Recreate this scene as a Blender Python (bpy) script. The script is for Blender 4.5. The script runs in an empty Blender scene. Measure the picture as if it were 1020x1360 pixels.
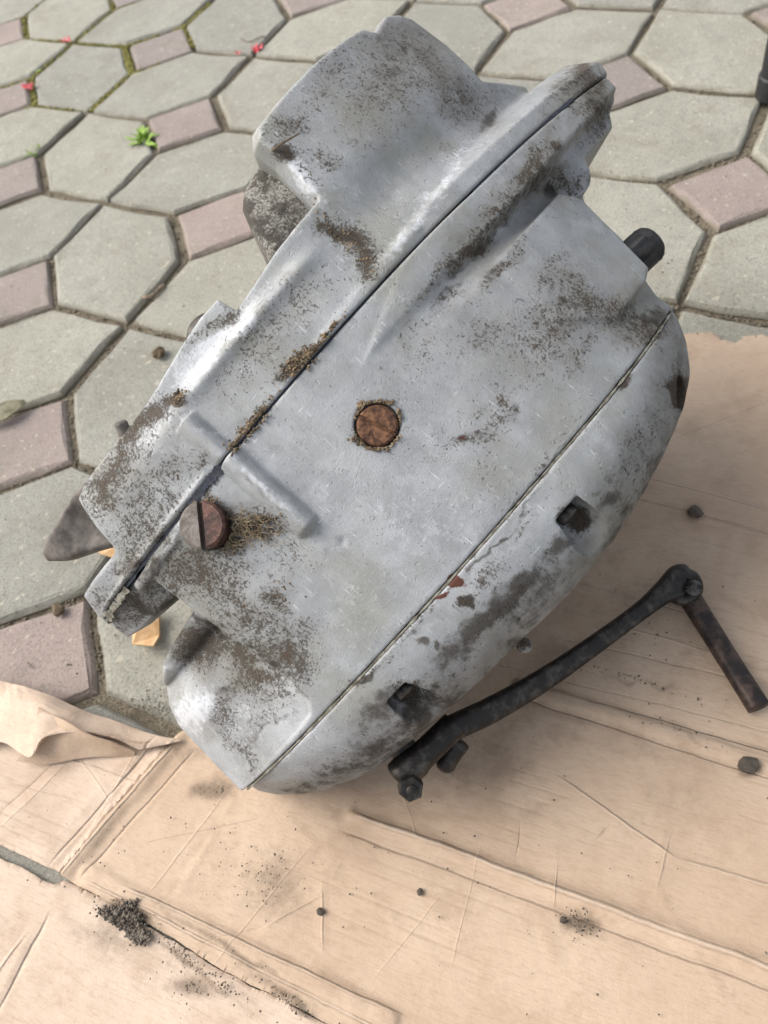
import bpy, bmesh, math, random
import numpy as np
from mathutils import Matrix, Vector
random.seed(7); rng = np.random.RandomState(7)
scene = bpy.context.scene
col = scene.collection

# ------------------------------------------------------------------ camera
F = 1089.0                                   # focal length in photo pixels (1020 wide)
CAM = np.array([0.14644689, -1.50686821, 0.53922843])
R_ = np.array([0.93649659, -0.30436964, -0.17416447])
D_ = np.array([-0.34780342, -0.74272477, -0.57218239])
F_ = np.array([0.04479869, 0.59642186, -0.80142002])
cam_data = bpy.data.cameras.new('camera')
cam = bpy.data.objects.new('camera', cam_data); col.objects.link(cam)
cam.matrix_world = Matrix(((R_[0], -D_[0], -F_[0], CAM[0]), (R_[1], -D_[1], -F_[1], CAM[1]),
                           (R_[2], -D_[2], -F_[2], CAM[2]), (0, 0, 0, 1)))
cam_data.sensor_fit = 'HORIZONTAL'; cam_data.sensor_width = 36.0
cam_data.lens = 36.0 * F / 1020.0
cam_data.clip_start = 0.02; cam_data.clip_end = 500
cam_data.dof.use_dof = True; cam_data.dof.focus_distance = 0.44; cam_data.dof.aperture_fstop = 15.0
scene.camera = cam

# ------------------------------------------------------------------ light
def az_dir(v, elev):
    h = np.array([v[0], v[1]]); h = h / np.linalg.norm(h)
    return np.array([h[0]*math.cos(elev), h[1]*math.cos(elev), math.sin(elev)])
SUN_ELEV = math.radians(44)
sun_vec = az_dir(-R_ * 1.0 - D_ * 0.15, SUN_ELEV)    # direction towards the sun
world = bpy.data.worlds.new('World'); scene.world = world; world.use_nodes = True
wn = world.node_tree.nodes; wl = world.node_tree.links
sky = wn.new('ShaderNodeTexSky'); sky.sky_type = 'NISHITA'; sky.sun_disc = False
sky.sun_elevation = SUN_ELEV; sky.sun_rotation = math.atan2(sun_vec[0], sun_vec[1])
sky.air_density = 1.0; sky.dust_density = 3.0; sky.ozone_density = 1.0
cloud = wn.new('ShaderNodeHueSaturation'); cloud.inputs['Saturation'].default_value = 0.38   # thin cloud veil: the whole sky paler
wl.new(sky.outputs[0], cloud.inputs['Color']); wl.new(cloud.outputs[0], wn['Background'].inputs[0]); wn['Background'].inputs[1].default_value = 0.115
sd = bpy.data.lights.new('sun', 'SUN'); sd.energy = 1.6; sd.angle = math.radians(50); sd.color = (1.0, 0.95, 0.88)
so = bpy.data.objects.new('sun', sd); col.objects.link(so); so.location = (0, 0, 5)
so.rotation_euler = Vector((-sun_vec[0], -sun_vec[1], -sun_vec[2])).to_track_quat('-Z', 'Y').to_euler()
scene.view_settings.view_transform = 'Standard'; scene.view_settings.look = 'None'
scene.view_settings.gamma = 1.0; scene.view_settings.use_curve_mapping = False
scene.view_settings.exposure = 1.05

# ------------------------------------------------------------------ helpers
def ray(px, py):
    return R_ * ((px - 510) / F) + D_ * ((py - 680) / F) + F_
def at_z(px, py, z=0.0):
    d = ray(px, py); return CAM + d * ((z - CAM[2]) / d[2])
def at_d(px, py, depth):
    return CAM + ray(px, py) * depth
def link(name, me, mat=None, parent=None, mw=None, smooth=False):
    o = bpy.data.objects.new(name, me); col.objects.link(o)
    if mat and not me.materials: me.materials.append(mat)
    if smooth: me.polygons.foreach_set('use_smooth', [True] * len(me.polygons))
    if mw is not None: o.matrix_world = mw
    if parent is not None:
        o.parent = parent
        o.matrix_basis = parent.matrix_world.inverted() @ (mw if mw is not None else Matrix())
    return o
def pydata(name, v, f):
    me = bpy.data.meshes.new(name)
    me.from_pydata([tuple(map(float, p)) for p in v], [], [tuple(map(int, q)) for q in f]); me.update(); return me
def tag(o, label=None, cat=None, group=None, kind=None):
    if label: o['label'] = label
    if cat: o['category'] = cat
    if group: o['group'] = group
    if kind: o['kind'] = kind
    return o
def empty(name, loc):
    o = bpy.data.objects.new(name, None); col.objects.link(o)
    o.matrix_world = Matrix.Translation(Vector([float(c) for c in loc])); o.empty_display_size = .02
    return o

class NT:
    """small node-tree writer"""
    def __init__(s, name):
        s.m = bpy.data.materials.new(name); s.m.use_nodes = True
        s.t = s.m.node_tree; s.b = s.t.nodes['Principled BSDF']; s.out = s.t.nodes['Material Output']
    def n(s, typ, **kw):
        x = s.t.nodes.new(typ)
        for k, v in kw.items(): setattr(x, k, v)
        return x
    def set(s, sock, v):
        if isinstance(v, bpy.types.NodeSocket): s.t.links.new(v, sock)
        elif v is not None:
            if hasattr(sock.default_value, '__len__') and not hasattr(v, '__len__'): v = (v,) * len(sock.default_value)
            if hasattr(v, '__len__') and len(sock.default_value) == 4 and len(v) == 3: v = (*v, 1)
            sock.default_value = v
    def math(s, op, a, b=None, c=None, clamp=False):
        x = s.n('ShaderNodeMath', operation=op, use_clamp=clamp)
        s.set(x.inputs[0], a)
        if b is not None: s.set(x.inputs[1], b)
        if c is not None: s.set(x.inputs[2], c)
        return x.outputs[0]
    def obj(s): return s.n('ShaderNodeTexCoord').outputs['Object']
    def pos(s): return s.n('ShaderNodeNewGeometry').outputs['Position']
    def noise(s, vec, scale, detail=4, rough=.55, dist=0.0, off=None):
        if off is not None:
            q = s.n('ShaderNodeVectorMath', operation='ADD'); s.set(q.inputs[0], vec); s.set(q.inputs[1], off); vec = q.outputs[0]
        x = s.n('ShaderNodeTexNoise'); s.set(x.inputs['Vector'], vec)
        x.inputs['Scale'].default_value = scale; x.inputs['Detail'].default_value = detail
        x.inputs['Roughness'].default_value = rough; x.inputs['Distortion'].default_value = dist
        return x.outputs[0]
    def vor(s, vec, scale, feat='F1', rnd=1.0):
        x = s.n('ShaderNodeTexVoronoi', feature=feat); s.set(x.inputs['Vector'], vec)
        x.inputs['Scale'].default_value = scale; x.inputs['Randomness'].default_value = rnd
        return x.outputs[0]
    def scl(s, vec, v, rot=(0, 0, 0)):
        x = s.n('ShaderNodeMapping'); s.set(x.inputs[0], vec); x.inputs['Rotation'].default_value = rot; x.inputs['Scale'].default_value = v
        return x.outputs[0]
    def step(s, v, lo, hi):
        x = s.n('ShaderNodeMapRange', interpolation_type='SMOOTHSTEP'); s.set(x.inputs[0], v)
        s.set(x.inputs[1], lo); s.set(x.inputs[2], hi); return x.outputs[0]
    def mix(s, fac, a, b):
        x = s.n('ShaderNodeMix', data_type='RGBA'); s.set(x.inputs[0], fac); s.set(x.inputs[6], a); s.set(x.inputs[7], b)
        return x.outputs[2]
    def attr(s, name):
        return s.n('ShaderNodeAttribute', attribute_name=name).outputs['Fac']
    def bump(s, h, strength, dist, prev=None):
        x = s.n('ShaderNodeBump');  x.inputs['Strength'].default_value = strength; x.inputs['Distance'].default_value = dist
        s.set(x.inputs['Height'], h)
        if prev is not None: s.set(x.inputs['Normal'], prev)
        return x.outputs[0]
    def done(s, base=None, rough=None, metal=None, normal=None, spec=None):
        if base is not None: s.set(s.b.inputs['Base Color'], base)
        if rough is not None: s.set(s.b.inputs['Roughness'], rough)
        if metal is not None: s.set(s.b.inputs['Metallic'], metal)
        if spec is not None: s.set(s.b.inputs['Specular IOR Level'], spec)
        if normal is not None: s.set(s.b.inputs['Normal'], normal)
        return s.m

# ------------------------------------------------------------------ materials
def mat_cast():
    m = NT('weathered_aluminium'); o = m.obj()
    dirt = m.attr('dirt'); oxide_glint = m.attr('oxide_glint'); rust = m.attr('stain')
    n1 = m.noise(o, 30, 6, .65); n2 = m.noise(o, 210, 8, .78); n3 = m.noise(o, 620, 7, .85); n4 = m.noise(o, 75, 6, .68, off=(3, 1, 2)); n5 = m.noise(o, 1700, 3, .7)
    base = m.mix(m.step(n1, .3, .7), (.285, .292, .295), (.39, .40, .408))
    base = m.mix(m.step(n4, .45, .75), base, (.46, .472, .485))
    yel = m.noise(o, 16, 5, .62, off=(7, 2, 5))
    base = m.mix(m.math('MULTIPLY', m.step(yel, .46, .7), .6), base, (.27, .265, .215))
    ox_glint = m.step(m.math('ADD', m.math('MULTIPLY', oxide_glint, .75), m.math('MULTIPLY', m.math('SUBTRACT', n2, .5), 2.0)), .2, .75)
    base = m.mix(m.math('MULTIPLY', ox_glint, .85), base, (.64, .655, .68))
    pt = m.n('ShaderNodeNewGeometry').outputs['Pointiness']
    wear = m.math('MULTIPLY', m.step(m.math('ADD', pt, m.math('MULTIPLY', m.math('SUBTRACT', n2, .5), .08)), .535, .60), .75)
    base = m.mix(wear, base, (.72, .74, .76))
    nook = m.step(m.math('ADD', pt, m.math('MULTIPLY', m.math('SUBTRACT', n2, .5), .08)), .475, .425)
    sc = m.noise(m.scl(o, (60, 900, 900), (0.2, 0.15, .35)), 1.0, 2, .5)
    sc2 = m.noise(m.scl(o, (1100, 40, 900), (.1, .1, -.35)), 1.0, 2, .5, off=(1, 4, 0))
    sc3 = m.noise(m.scl(o, (45, 1100, 900), (.1, .1, .9)), 1.0, 2, .5, off=(1, 8, 3))
    scr = m.math('MULTIPLY', m.math('MAXIMUM', m.math('MAXIMUM', m.step(sc, .68, .73), m.step(sc3, .7, .74)), m.step(sc2, .69, .73)), m.step(n4, .4, .6))
    base = m.mix(m.math('MULTIPLY', scr, .7), base, (.70, .72, .74))
    film = m.math('MULTIPLY', m.step(m.math('ADD', m.math('ADD', m.math('MULTIPLY', dirt, .40), m.attr('film')), m.math('MULTIPLY', m.math('SUBTRACT', n4, .5), 1.2)), .0, 1.15), .74)
    base = m.mix(film, base, m.mix(m.step(n1, .4, .6), (.135, .118, .09), (.19, .175, .145)))
    sp = m.math('ADD', m.math('MULTIPLY', n2, .33), m.math('MULTIPLY', n3, .67))
    th = m.math('SUBTRACT', .600, m.math('MULTIPLY', m.math('MINIMUM', dirt, 1.6), .112))
    spk = m.step(m.math('SUBTRACT', sp, th), -.02, .028)
    spc = m.mix(m.step(n5, .38, .6), (.016, .012, .009), (.105, .075, .048))
    base = m.mix(m.math('MULTIPLY', spk, .9), base, spc)
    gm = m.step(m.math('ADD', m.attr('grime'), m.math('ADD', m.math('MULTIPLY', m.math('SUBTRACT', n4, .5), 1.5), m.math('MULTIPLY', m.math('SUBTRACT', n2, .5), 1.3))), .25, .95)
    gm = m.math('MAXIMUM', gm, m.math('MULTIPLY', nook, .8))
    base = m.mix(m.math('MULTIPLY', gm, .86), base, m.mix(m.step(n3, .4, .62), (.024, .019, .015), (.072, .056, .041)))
    ch = m.noise(o, 62, 3, .6, off=(9, 9, 1)); chips = m.step(ch, .735, .75)
    base = m.mix(m.math('MULTIPLY', chips, .8), base, (.03, .028, .026))
    ochre = m.step(m.noise(o, 130, 4, .6, off=(2, 9, 6)), .7, .76); base = m.mix(m.math('MULTIPLY', ochre, .5), base, (.22, .12, .05))
    rs = m.step(m.math('ADD', rust, m.math('MULTIPLY', m.math('SUBTRACT', n2, .5), 1.5)), .45, .6)
    base = m.mix(rs, base, (.1, .032, .02))
    rough = m.math('ADD', m.math('MULTIPLY', n4, .25), .40)
    rough = m.math('ADD', rough, m.math('MULTIPLY', m.math('MAXIMUM', spk, film), .45), clamp=True)
    metal = m.math('MULTIPLY', m.math('SUBTRACT', 1.0, m.math('MAXIMUM', m.math('MAXIMUM', m.math('MAXIMUM', spk, gm), film), ox_glint)), .28, clamp=True)
    pit = m.step(m.noise(o, 380, 2, .5, off=(5, 1, 8)), .66, .74)
    b = m.bump(n2, .4, .0012); b = m.bump(spk, .7, .0006, b); b = m.bump(n5, .7, .0005, b); b = m.bump(pit, .6, -.0006, b)
    b = m.bump(scr, .2, .0002, b); b = m.bump(n4, .12, .0012, b)
    return m.done(base, rough, metal, b)
def mat_rough_cast():
    m = NT('rough_dark_casting'); o = m.obj()
    n1 = m.noise(o, 60, 6, .7); n2 = m.noise(o, 750, 6, .8)
    base = m.mix(m.step(n2, .40, .62), (.085, .074, .058), (.42, .40, .36))
    base = m.mix(m.math('MULTIPLY', m.step(n1, .47, .56), .85), base, (.05, .04, .03))
    b = m.bump(n2, .9, .0015); b = m.bump(n1, .5, .003, b)
    return m.done(base, .8, .1, b)
def mat_simple(name, c1, c2, scale, rough=.6, metal=0., bd=.0008, det=5, lo=.38, hi=.62, bs=.6):
    m = NT(name); o = m.obj(); n1 = m.noise(o, scale, det, .65); n2 = m.noise(o, scale * 5, 4, .7)
    base = m.mix(m.step(n1, lo, hi), c1, c2)
    b = m.bump(n1, bs, bd); b = m.bump(n2, bs, bd * .4, b)
    return m.done(base, m.math('ADD', m.math('MULTIPLY', n2, .25), rough - .12), metal, b)
M_cast = mat_cast(); M_dark = mat_rough_cast()
M_rust = mat_simple('rusty_steel', (.05, .022, .013), (.23, .11, .055), 230, .8, .15, .0016, det=8)
def mat_half():
    m = NT('rusty_steel_grey_reflection'); o = m.obj(); n1 = m.noise(o, 110, 6, .7); n2 = m.noise(o, 500, 4, .7)
    x = m.n('ShaderNodeSeparateXYZ'); m.set(x.inputs[0], o)
    ru = m.mix(m.step(n1, .38, .62), (.03, .017, .014), (.13, .062, .045)); ru = m.mix(m.step(n2, .6, .7), ru, (.30, .25, .21))
    gy = m.mix(m.step(n1, .38, .62), (.095, .078, .064), (.19, .17, .15)); gy = m.mix(m.step(n2, .55, .66), gy, (.1, .07, .05))  # grey half: a reflection painted into the colour of the rusty head
    b = m.bump(n1, .6, .001); b = m.bump(n2, .5, .0005, b)
    return m.done(m.mix(m.step(m.math('ADD', x.outputs[1], m.math('MULTIPLY', m.math('SUBTRACT', n1, .5), .006)), -.002, .002), gy, ru), .6, .3, b)
M_rust_reflect = mat_half()
M_black = mat_simple('blackened_steel', (.022, .019, .017), (.095, .082, .068), 110, .42, .5, .0008, lo=.45, hi=.75)
M_pedal = mat_simple('blackened_rusty_steel', (.022, .017, .016), (.085, .056, .043), 90, .55, .4, .001)
M_rubber = mat_simple('black_rubber', (.008, .008, .009), (.02, .019, .019), 300, .6, 0, .0005)
M_gasket = mat_simple('dark_blue_sealant', (.012, .014, .022), (.03, .034, .05), 200, .5, 0, .0008)
M_gasket2 = mat_simple('pale_paper_gasket', (.12, .105, .075), (.30, .285, .23), 200, .8, 0, .0005)
M_dirt = mat_simple('dry_earth', (.075, .055, .034), (.26, .19, .115), 260, .95, 0, .0015)
M_soil = mat_simple('dark_oily_soil', (.035, .028, .022), (.19, .155, .118), 260, .8, 0, .0015)
M_hole = mat_simple('blackened_screw', (.02, .018, .016), (.12, .11, .1), 150, .5, .5, .0006)

def mat_paver(name, ca, cb, cc):
    m = NT(name); p = m.pos(); oi = m.n('ShaderNodeObjectInfo').outputs['Random']
    n1 = m.noise(p, 9, 5, .6); n2 = m.noise(p, 45, 6, .65, off=(4, 0, 0)); n3 = m.noise(p, 420, 5, .75); n4 = m.noise(p, 1500, 3, .7)
    base = m.mix(m.step(n1, .3, .7), ca, cb); base = m.mix(m.math('MULTIPLY', m.step(n2, .42, .72), .6), base, cc); n6 = m.noise(p, 14, 7, .72, off=(6, 1, 4)); base = m.mix(m.math('MULTIPLY', m.step(n6, .5, .68), .5), base, (.24, .215, .165)); n7 = m.noise(p, 70, 5, .7, off=(1, 7, 4)); base = m.mix(m.math('MULTIPLY', m.step(n7, .62, .7), .55), base, (.13, .115, .09))
    hsv = m.n('ShaderNodeHueSaturation'); m.set(hsv.inputs['Color'], base)
    m.set(hsv.inputs['Value'], m.math('ADD', m.math('MULTIPLY', oi, .26), .87))
    m.set(hsv.inputs['Saturation'], m.math('ADD', m.math('MULTIPLY', oi, .3), .85)); base = hsv.outputs[0]
    base = m.mix(m.math('MULTIPLY', m.step(n3, .48, .64), .6), base, (.15, .138, .11)); base = m.mix(m.math('MULTIPLY', m.step(n4, .52, .64), .5), base, (.5, .48, .41))
    base = m.mix(m.math('MULTIPLY', m.step(m.noise(p, 150, 2, .5, off=(2, 2, 9)), .655, .70), .7), base, (.55, .5, .4))
    # wet-looking soil caught on the chamfers and low on the sides (height of the stone itself)
    z = m.n('ShaderNodeSeparateXYZ'); m.set(z.inputs[0], m.obj()); zz = z.outputs[2]
    soil = m.math('MULTIPLY', m.step(m.math('ADD', m.math('MULTIPLY', zz, -260.), m.math('MULTIPLY', m.math('SUBTRACT', n2, .5), 1.8)), .2, 1.5), .8)
    base = m.mix(soil, base, (.19, .165, .12))
    b = m.bump(n3, 1.0, .0020); b = m.bump(n2, .5, .003, b); b = m.bump(n4, .5, .0006, b)
    return m.done(base, .85, 0, b, .3)
M_grey = mat_paver('grey_concrete_paver', (.31, .30, .25), (.385, .375, .322), (.28, .272, .23))
M_pink = mat_paver('rose_concrete_paver', (.305, .245, .225), (.365, .30, .272), (.28, .232, .21))
def mat_joint():
    m = NT('sandy_joint_soil'); p = m.pos()
    n1 = m.noise(p, 22, 5, .6); n2 = m.noise(p, 500, 5, .75); n3 = m.noise(p, 120, 5, .7)
    base = m.mix(m.step(n2, .35, .65), (.13, .108, .075), (.36, .31, .23))
    base = m.mix(m.step(n1, .5, .7), base, (.15, .125, .09))
    b = m.bump(n2, .9, .003); b = m.bump(n3, .8, .006, b)
    return m.done(base, .95, 0, b, .2)
M_joint = mat_joint()
M_moss = mat_simple('moss', (.10, .10, .02), (.26, .23, .06), 300, .95, 0, .002)
FOLDS = [ # from px, to px, half width m, relief (+ raised, - pressed), darker colour along the edges
 ((470, 1083), (1060, 1302), .0016, 1., .5), ((455, 1104), (1060, 1330), .0012, -.8, .3), ((690, 905), (1060, 1012), .0010, -1., .9), ((690, 928), (1060, 1050), .0010, -.8, .6), ((640, 880), (1060, 985), .0008, -.7, .5),
 ((720, 845), (1060, 925), .0009, -.8, .8), ((700, 800), (1060, 905), .0008, .7, .3), ((740, 770), (1060, 860), .0007, -.6, .3), ((820, 628), (1060, 692), .0011, .9, .3), ((800, 655), (1060, 725), .0010, -.9, .5), ((810, 690), (1060, 760), .0008, -.6, .4),
 ((830, 612), (1060, 520), .0009, .7, .2), ((240, 985), (84, 1168), .0014, 1., .4), ((215, 985), (70, 1150), .0012, -.9, .3), ((262, 1000), (112, 1170), .0012, -.9, .3), ((190, 992), (120, 1110), .0009, .8, .2), ((120, 990), (0, 1105), .0009, .8, .2), ((95, 1000), (0, 1085), .0008, -.7, .2),
 ((300, 1060), (200, 1190), .0008, .6, .1), ((350, 1090), (190, 1125), .0008, -.6, .2), ((420, 1120), (280, 1290), .0007, .5, .1), ((430, 1180), (430, 1265), .0007, .8, .2), ((432, 1190), (350, 1236), .0007, .7, .2), ((360, 1230), (270, 1255), .0007, -.6, .2), ((60, 1000), (215, 1052), .0009, .8, .2), ((15, 1040), (120, 1068), .0008, -.7, .1), ((110, 1010), (155, 1075), .0008, .8, .2),
 ((120, 1172), (520, 1376), .0010, .8, .9), ((170, 1180), (540, 1352), .0010, .8, .9), ((740, 1035), (895, 1142), .0010, .7, .2), ((895, 1142), (1060, 1190), .0012, .7, .2), ((888, 1110), (872, 1180), .0008, .7, .2), ((740, 1150), (736, 1210), .0006, .8, .1), ((692, 1095), (686, 1142), .0005, -1., .7), ((812, 1098), (790, 1122), .0005, -1., .7), ((640, 1120), (600, 1290), .0006, .4, .0), ((590, 1185), (500, 1300), .0006, .4, .1), ((70, 1215), (0, 1350), .0012, -.8, .3), ((40, 1240), (-20, 1320), .0012, .8, .2), ((520, 1000), (560, 1130), .0006, .4, .1)]
def mat_board(name, ca, cb, pick):
    m = NT(name); p = m.pos(); u = at_z(480, 1085) - at_z(1020, 1285); th = math.atan2(u[1], u[0])
    q = m.scl(p, (1, 1, 1), (0, 0, -th))
    sx = m.n('ShaderNodeSeparateXYZ'); m.set(sx.inputs[0], q)
    wob = m.math('MULTIPLY', m.noise(p, 5, 2, .5), .002)
    # corrugation showing faintly through the liner
    flute = m.math('SINE', m.math('MULTIPLY', m.math('ADD', sx.outputs[1], wob), 6.2832 / .0075))
    flute = m.math('POWER', m.math('ADD', m.math('MULTIPLY', flute, .5), .5), 5.0)
    fm = m.math('MULTIPLY', m.step(m.noise(p, 6, 4, .65, off=(5, 5, 0)), .50, .62), m.step(m.noise(m.scl(q, (8, 60, 1)), 1., 3, .6), .4, .6))
    n1 = m.noise(p, 8, 5, .6); n2 = m.noise(p, 60, 6, .7); n3 = m.noise(m.scl(q, (120, 900, 900)), 1, 4, .7); n4 = m.noise(p, 1200, 3, .7)
    base = m.mix(m.step(n1, .3, .7), ca, cb)
    base = m.mix(m.math('MULTIPLY', m.step(n3, .45, .72), .34), base, (.30, .195, .12))
    base = m.mix(m.math('MULTIPLY', m.math('MULTIPLY', m.step(flute, .2, 1.), fm), .22), base, (.30, .20, .13))
    dr = m.attr('dirt')
    film = m.math('MULTIPLY', m.step(m.math('ADD', dr, m.math('MULTIPLY', m.math('SUBTRACT', n2, .5), 1.2)), .12, .9), .72)
    base = m.mix(film, base, (.12, .088, .062))
    sp = m.noise(p, 330, 5, .7, off=(1, 1, 1)); th2 = m.math('SUBTRACT', .765, m.math('MULTIPLY', dr, .25))
    spk = m.step(m.math('SUBTRACT', sp, th2), -.01, .02)
    base = m.mix(m.math('MULTIPLY', spk, .85), base, (.05, .038, .028))
    hh = [(m.math('MULTIPLY', flute, fm), -.0003), (n2, .0008), (n4, .0001)]
    px_ = m.n('ShaderNodeSeparateXYZ'); wv = m.n('ShaderNodeVectorMath', operation='ADD'); m.set(wv.inputs[0], p)
    wn_ = m.n('ShaderNodeTexNoise'); m.set(wn_.inputs['Vector'], p); wn_.inputs['Scale'].default_value = 28; wn_.inputs['Detail'].default_value = 3
    ws = m.n('ShaderNodeVectorMath', operation='MULTIPLY_ADD'); m.set(ws.inputs[0], wn_.outputs['Color']); ws.inputs[1].default_value = (.004, .004, 0); ws.inputs[2].default_value = (-.002, -.002, 0)
    m.set(wv.inputs[1], ws.outputs[0]); pw_ = wv.outputs[0]; bn = m.noise(p, 55, 4, .7, off=(4, 4, 4)); hsum = None; dsum = None; bmask = m.step(bn, .44, .6)
    for a_, b_, w_, up_, dk_ in [q for q in FOLDS if pick(q)]:
        A0 = at_z(*a_); B0 = at_z(*b_); L_ = np.linalg.norm((B0-A0)[:2]); e_ = (B0-A0)[:2]/L_; n_ = np.array([-e_[1], e_[0]])
        def dot_(v):
            x = m.n('ShaderNodeVectorMath', operation='DOT_PRODUCT'); m.set(x.inputs[0], pw_); x.inputs[1].default_value = (v[0], v[1], 0); return x.outputs['Value']
        d_ = m.math('ABSOLUTE', m.math('SUBTRACT', dot_(n_), float(n_@A0[:2])))
        t_ = m.math('SUBTRACT', dot_(e_), float(e_@A0[:2])); t_ = m.math('ABSOLUTE', m.math('SUBTRACT', t_, L_/2))
        en = m.step(t_, L_/2+.004, L_/2-.012)
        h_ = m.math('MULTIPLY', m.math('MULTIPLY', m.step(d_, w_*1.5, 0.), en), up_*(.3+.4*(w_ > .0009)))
        k_ = m.math('MULTIPLY', m.math('MULTIPLY', m.step(m.math('ABSOLUTE', m.math('SUBTRACT', d_, w_*1.1)), .0007, 0.), en), dk_)
        hsum = h_ if hsum is None else m.math('ADD', hsum, h_); dsum = k_ if dsum is None else m.math('MAXIMUM', dsum, k_)
    base = m.mix(m.math('MULTIPLY', m.math('MULTIPLY', dsum, bmask), .5), base, (.2, .14, .095))
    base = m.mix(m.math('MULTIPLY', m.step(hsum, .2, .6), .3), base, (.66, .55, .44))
    hh.append((hsum, .0017))
    vw = m.n('ShaderNodeTexVoronoi', feature='DISTANCE_TO_EDGE'); m.set(vw.inputs['Vector'], m.scl(q, (9, 16, 9)))
    vw.inputs['Scale'].default_value = 1.0
    crk = m.math('SUBTRACT', 1., m.step(vw.outputs[0], 0., .07)); crk = m.math('MULTIPLY', crk, m.step(m.noise(p, 10, 3, .5, off=(3, 8, 1)), .48, .62))
    hh.append((crk, .00025)); fb = m.noise(m.scl(p, (500, 1500, 900), (0, 0, .7)), 1, 3, .7); hh.append((fb, .0001))
    base = m.mix(m.math('MULTIPLY', m.step(fb, .55, .75), .16), base, (.27, .18, .11)); base = m.mix(m.math('MULTIPLY', m.math('MULTIPLY', crk, .25), 1.), base, (.3, .2, .13))
    st = m.noise(p, 26, 6, .7, off=(8, 3, 1)); base = m.mix(m.math('MULTIPLY', m.step(st, .48, .72), .45), base, (.32, .22, .145))
    acc = None
    for v_, k_ in hh:
        q_ = m.math('MULTIPLY', v_, k_*1000.); acc = q_ if acc is None else m.math('ADD', acc, q_)
    return m.done(base, .82, 0, m.bump(acc, 1.0, .001), .25)
M_board = mat_board('brown_corrugated_board', (.44, .322, .228), (.53, .405, .298), lambda q: max(q[0][0], q[1][0]) > 235 or q[0][0] > 235)
M_board_lit = mat_board('pale_lit_corrugated_board', (.51, .39, .295), (.59, .47, .37), lambda q: max(q[0][0], q[1][0]) <= 250)  # same board as the main panel, bright light on the flaps put into colour

# ------------------------------------------------------------------ GROUND AND PAVEMENT
P = 0.25; HS = 0.195 * P; J = 0.0042
ground = link('ground', pydata('ground', [(-60, -60, -.011), (60, -60, -.011), (60, 60, -.011), (-60, 60, -.011)], [(0, 1, 2, 3)]), M_joint)
tag(ground, kind='structure')
pavement = link('pavement', pydata('pavement', [(-4, -5, -.0062), (5, -5, -.0062), (5, 4, -.0062), (-4, 4, -.0062)], [(0, 1, 2, 3)]), M_joint)
tag(pavement, 'grey elongated hexagonal pavers laid around small rose square pavers with sandy joints', kind='structure')
def inset(poly, d):
    n = len(poly); out = []
    for i in range(n):
        p0, p1, p2 = np.array(poly[i-1]), np.array(poly[i]), np.array(poly[(i+1) % n])
        e1 = (p1-p0)/np.linalg.norm(p1-p0); e2 = (p2-p1)/np.linalg.norm(p2-p1)
        n1 = np.array([-e1[1], e1[0]]); n2 = np.array([-e2[1], e2[0]])
        b = n1+n2; b = b/np.dot(b, b)*2
        out.append(p1 + b*d*1.0 if np.dot(b, n1) == 0 else p1 + b*(d/np.dot(b, n1)))
    return out
def paver_mesh(name, poly, mat, seed):
    r = np.random.RandomState(seed)
    # break every edge into short runs so that the arrises wander and chip
    pts = []
    n = len(poly)
    base = inset(poly, J)
    for i in range(n):
        a, b = np.array(base[i]), np.array(base[(i+1) % n]); L = np.linalg.norm(b-a); k = 3
        for j in range(k): pts.append(a+(b-a)*(j+.0)/k)
    pts = [p + r.randn(2)*.0009 for p in pts]
    rings = [(pts, -.02), (pts, -.0050), (inset2(pts, .0036, r), -.0008), (inset2(pts, .0060, r), 0.0)]
    v = []; f = []; m = len(pts)
    for ring, z in rings: v += [(p[0], p[1], z + (r.randn()*.0004 if z > -.01 else 0)) for p in ring]
    for k in range(3):
        for i in range(m):
            j = (i+1) % m; f.append((k*m+i, k*m+j, (k+1)*m+j, (k+1)*m+i))
    f.append(tuple(range(3*m, 4*m)))
    me = pydata(name, v, f); me.materials.append(mat); return me
def inset2(pts, d, r):
    c = np.mean(pts, axis=0); out = []
    n = len(pts)
    for i in range(n):
        e = pts[(i+1) % n]-pts[i-1]; e = e/np.linalg.norm(e); nn = np.array([-e[1], e[0]])
        out.append(pts[i]+nn*(d+r.randn()*.0007))
    return out
J = .0036
h, H = HS, P/2
hexH = [(-h, -(H-h)), (h, -(H-h)), (H, 0), (h, (H-h)), (-h, (H-h)), (-H, 0)]
hexV = [(y, -x) for x, y in hexH]
sqr = [(-h, -h), (h, -h), (h, h), (-h, h)]
meH = [paver_mesh('hexagonal_paver', hexH, M_grey, s) for s in range(4)]
meV = [paver_mesh('hexagonal_paver', hexV, M_grey, s+10) for s in range(4)]
meS = [paver_mesh('square_paver', sqr, M_pink, s+20) for s in range(4)]
def project(p):
    q = np.array(p)-CAM; z = q@F_; return (510+F*(q@R_)/z, 680+F*(q@D_)/z, z)
cnt = 0
for i in range(-6, 12):
    for j in range(-8, 12):
        for kind, cx, cy in (('S', i+.5, j+.5), ('H', i+.5, j), ('V', i, j+.5)):
            X, Y = P*cx, -P*cy
            px, py, z = project((X, Y, 0))
            if z < .1 or not (-330 < px < 1350 and -230 < py < 1750): continue
            me = {'S': meS, 'H': meH, 'V': meV}[kind][(i*7+j*3) % 4]
            o = bpy.data.objects.new('square_paver' if kind == 'S' else 'hexagonal_paver', me); col.objects.link(o)
            o.parent = pavement
            o.location = (X+random.gauss(0, .0012), Y+random.gauss(0, .0012), random.gauss(0, .0009))
            o.rotation_euler = (random.gauss(0, .005), random.gauss(0, .005), random.gauss(0, .008)); cnt += 1
print('pavers', cnt)

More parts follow.
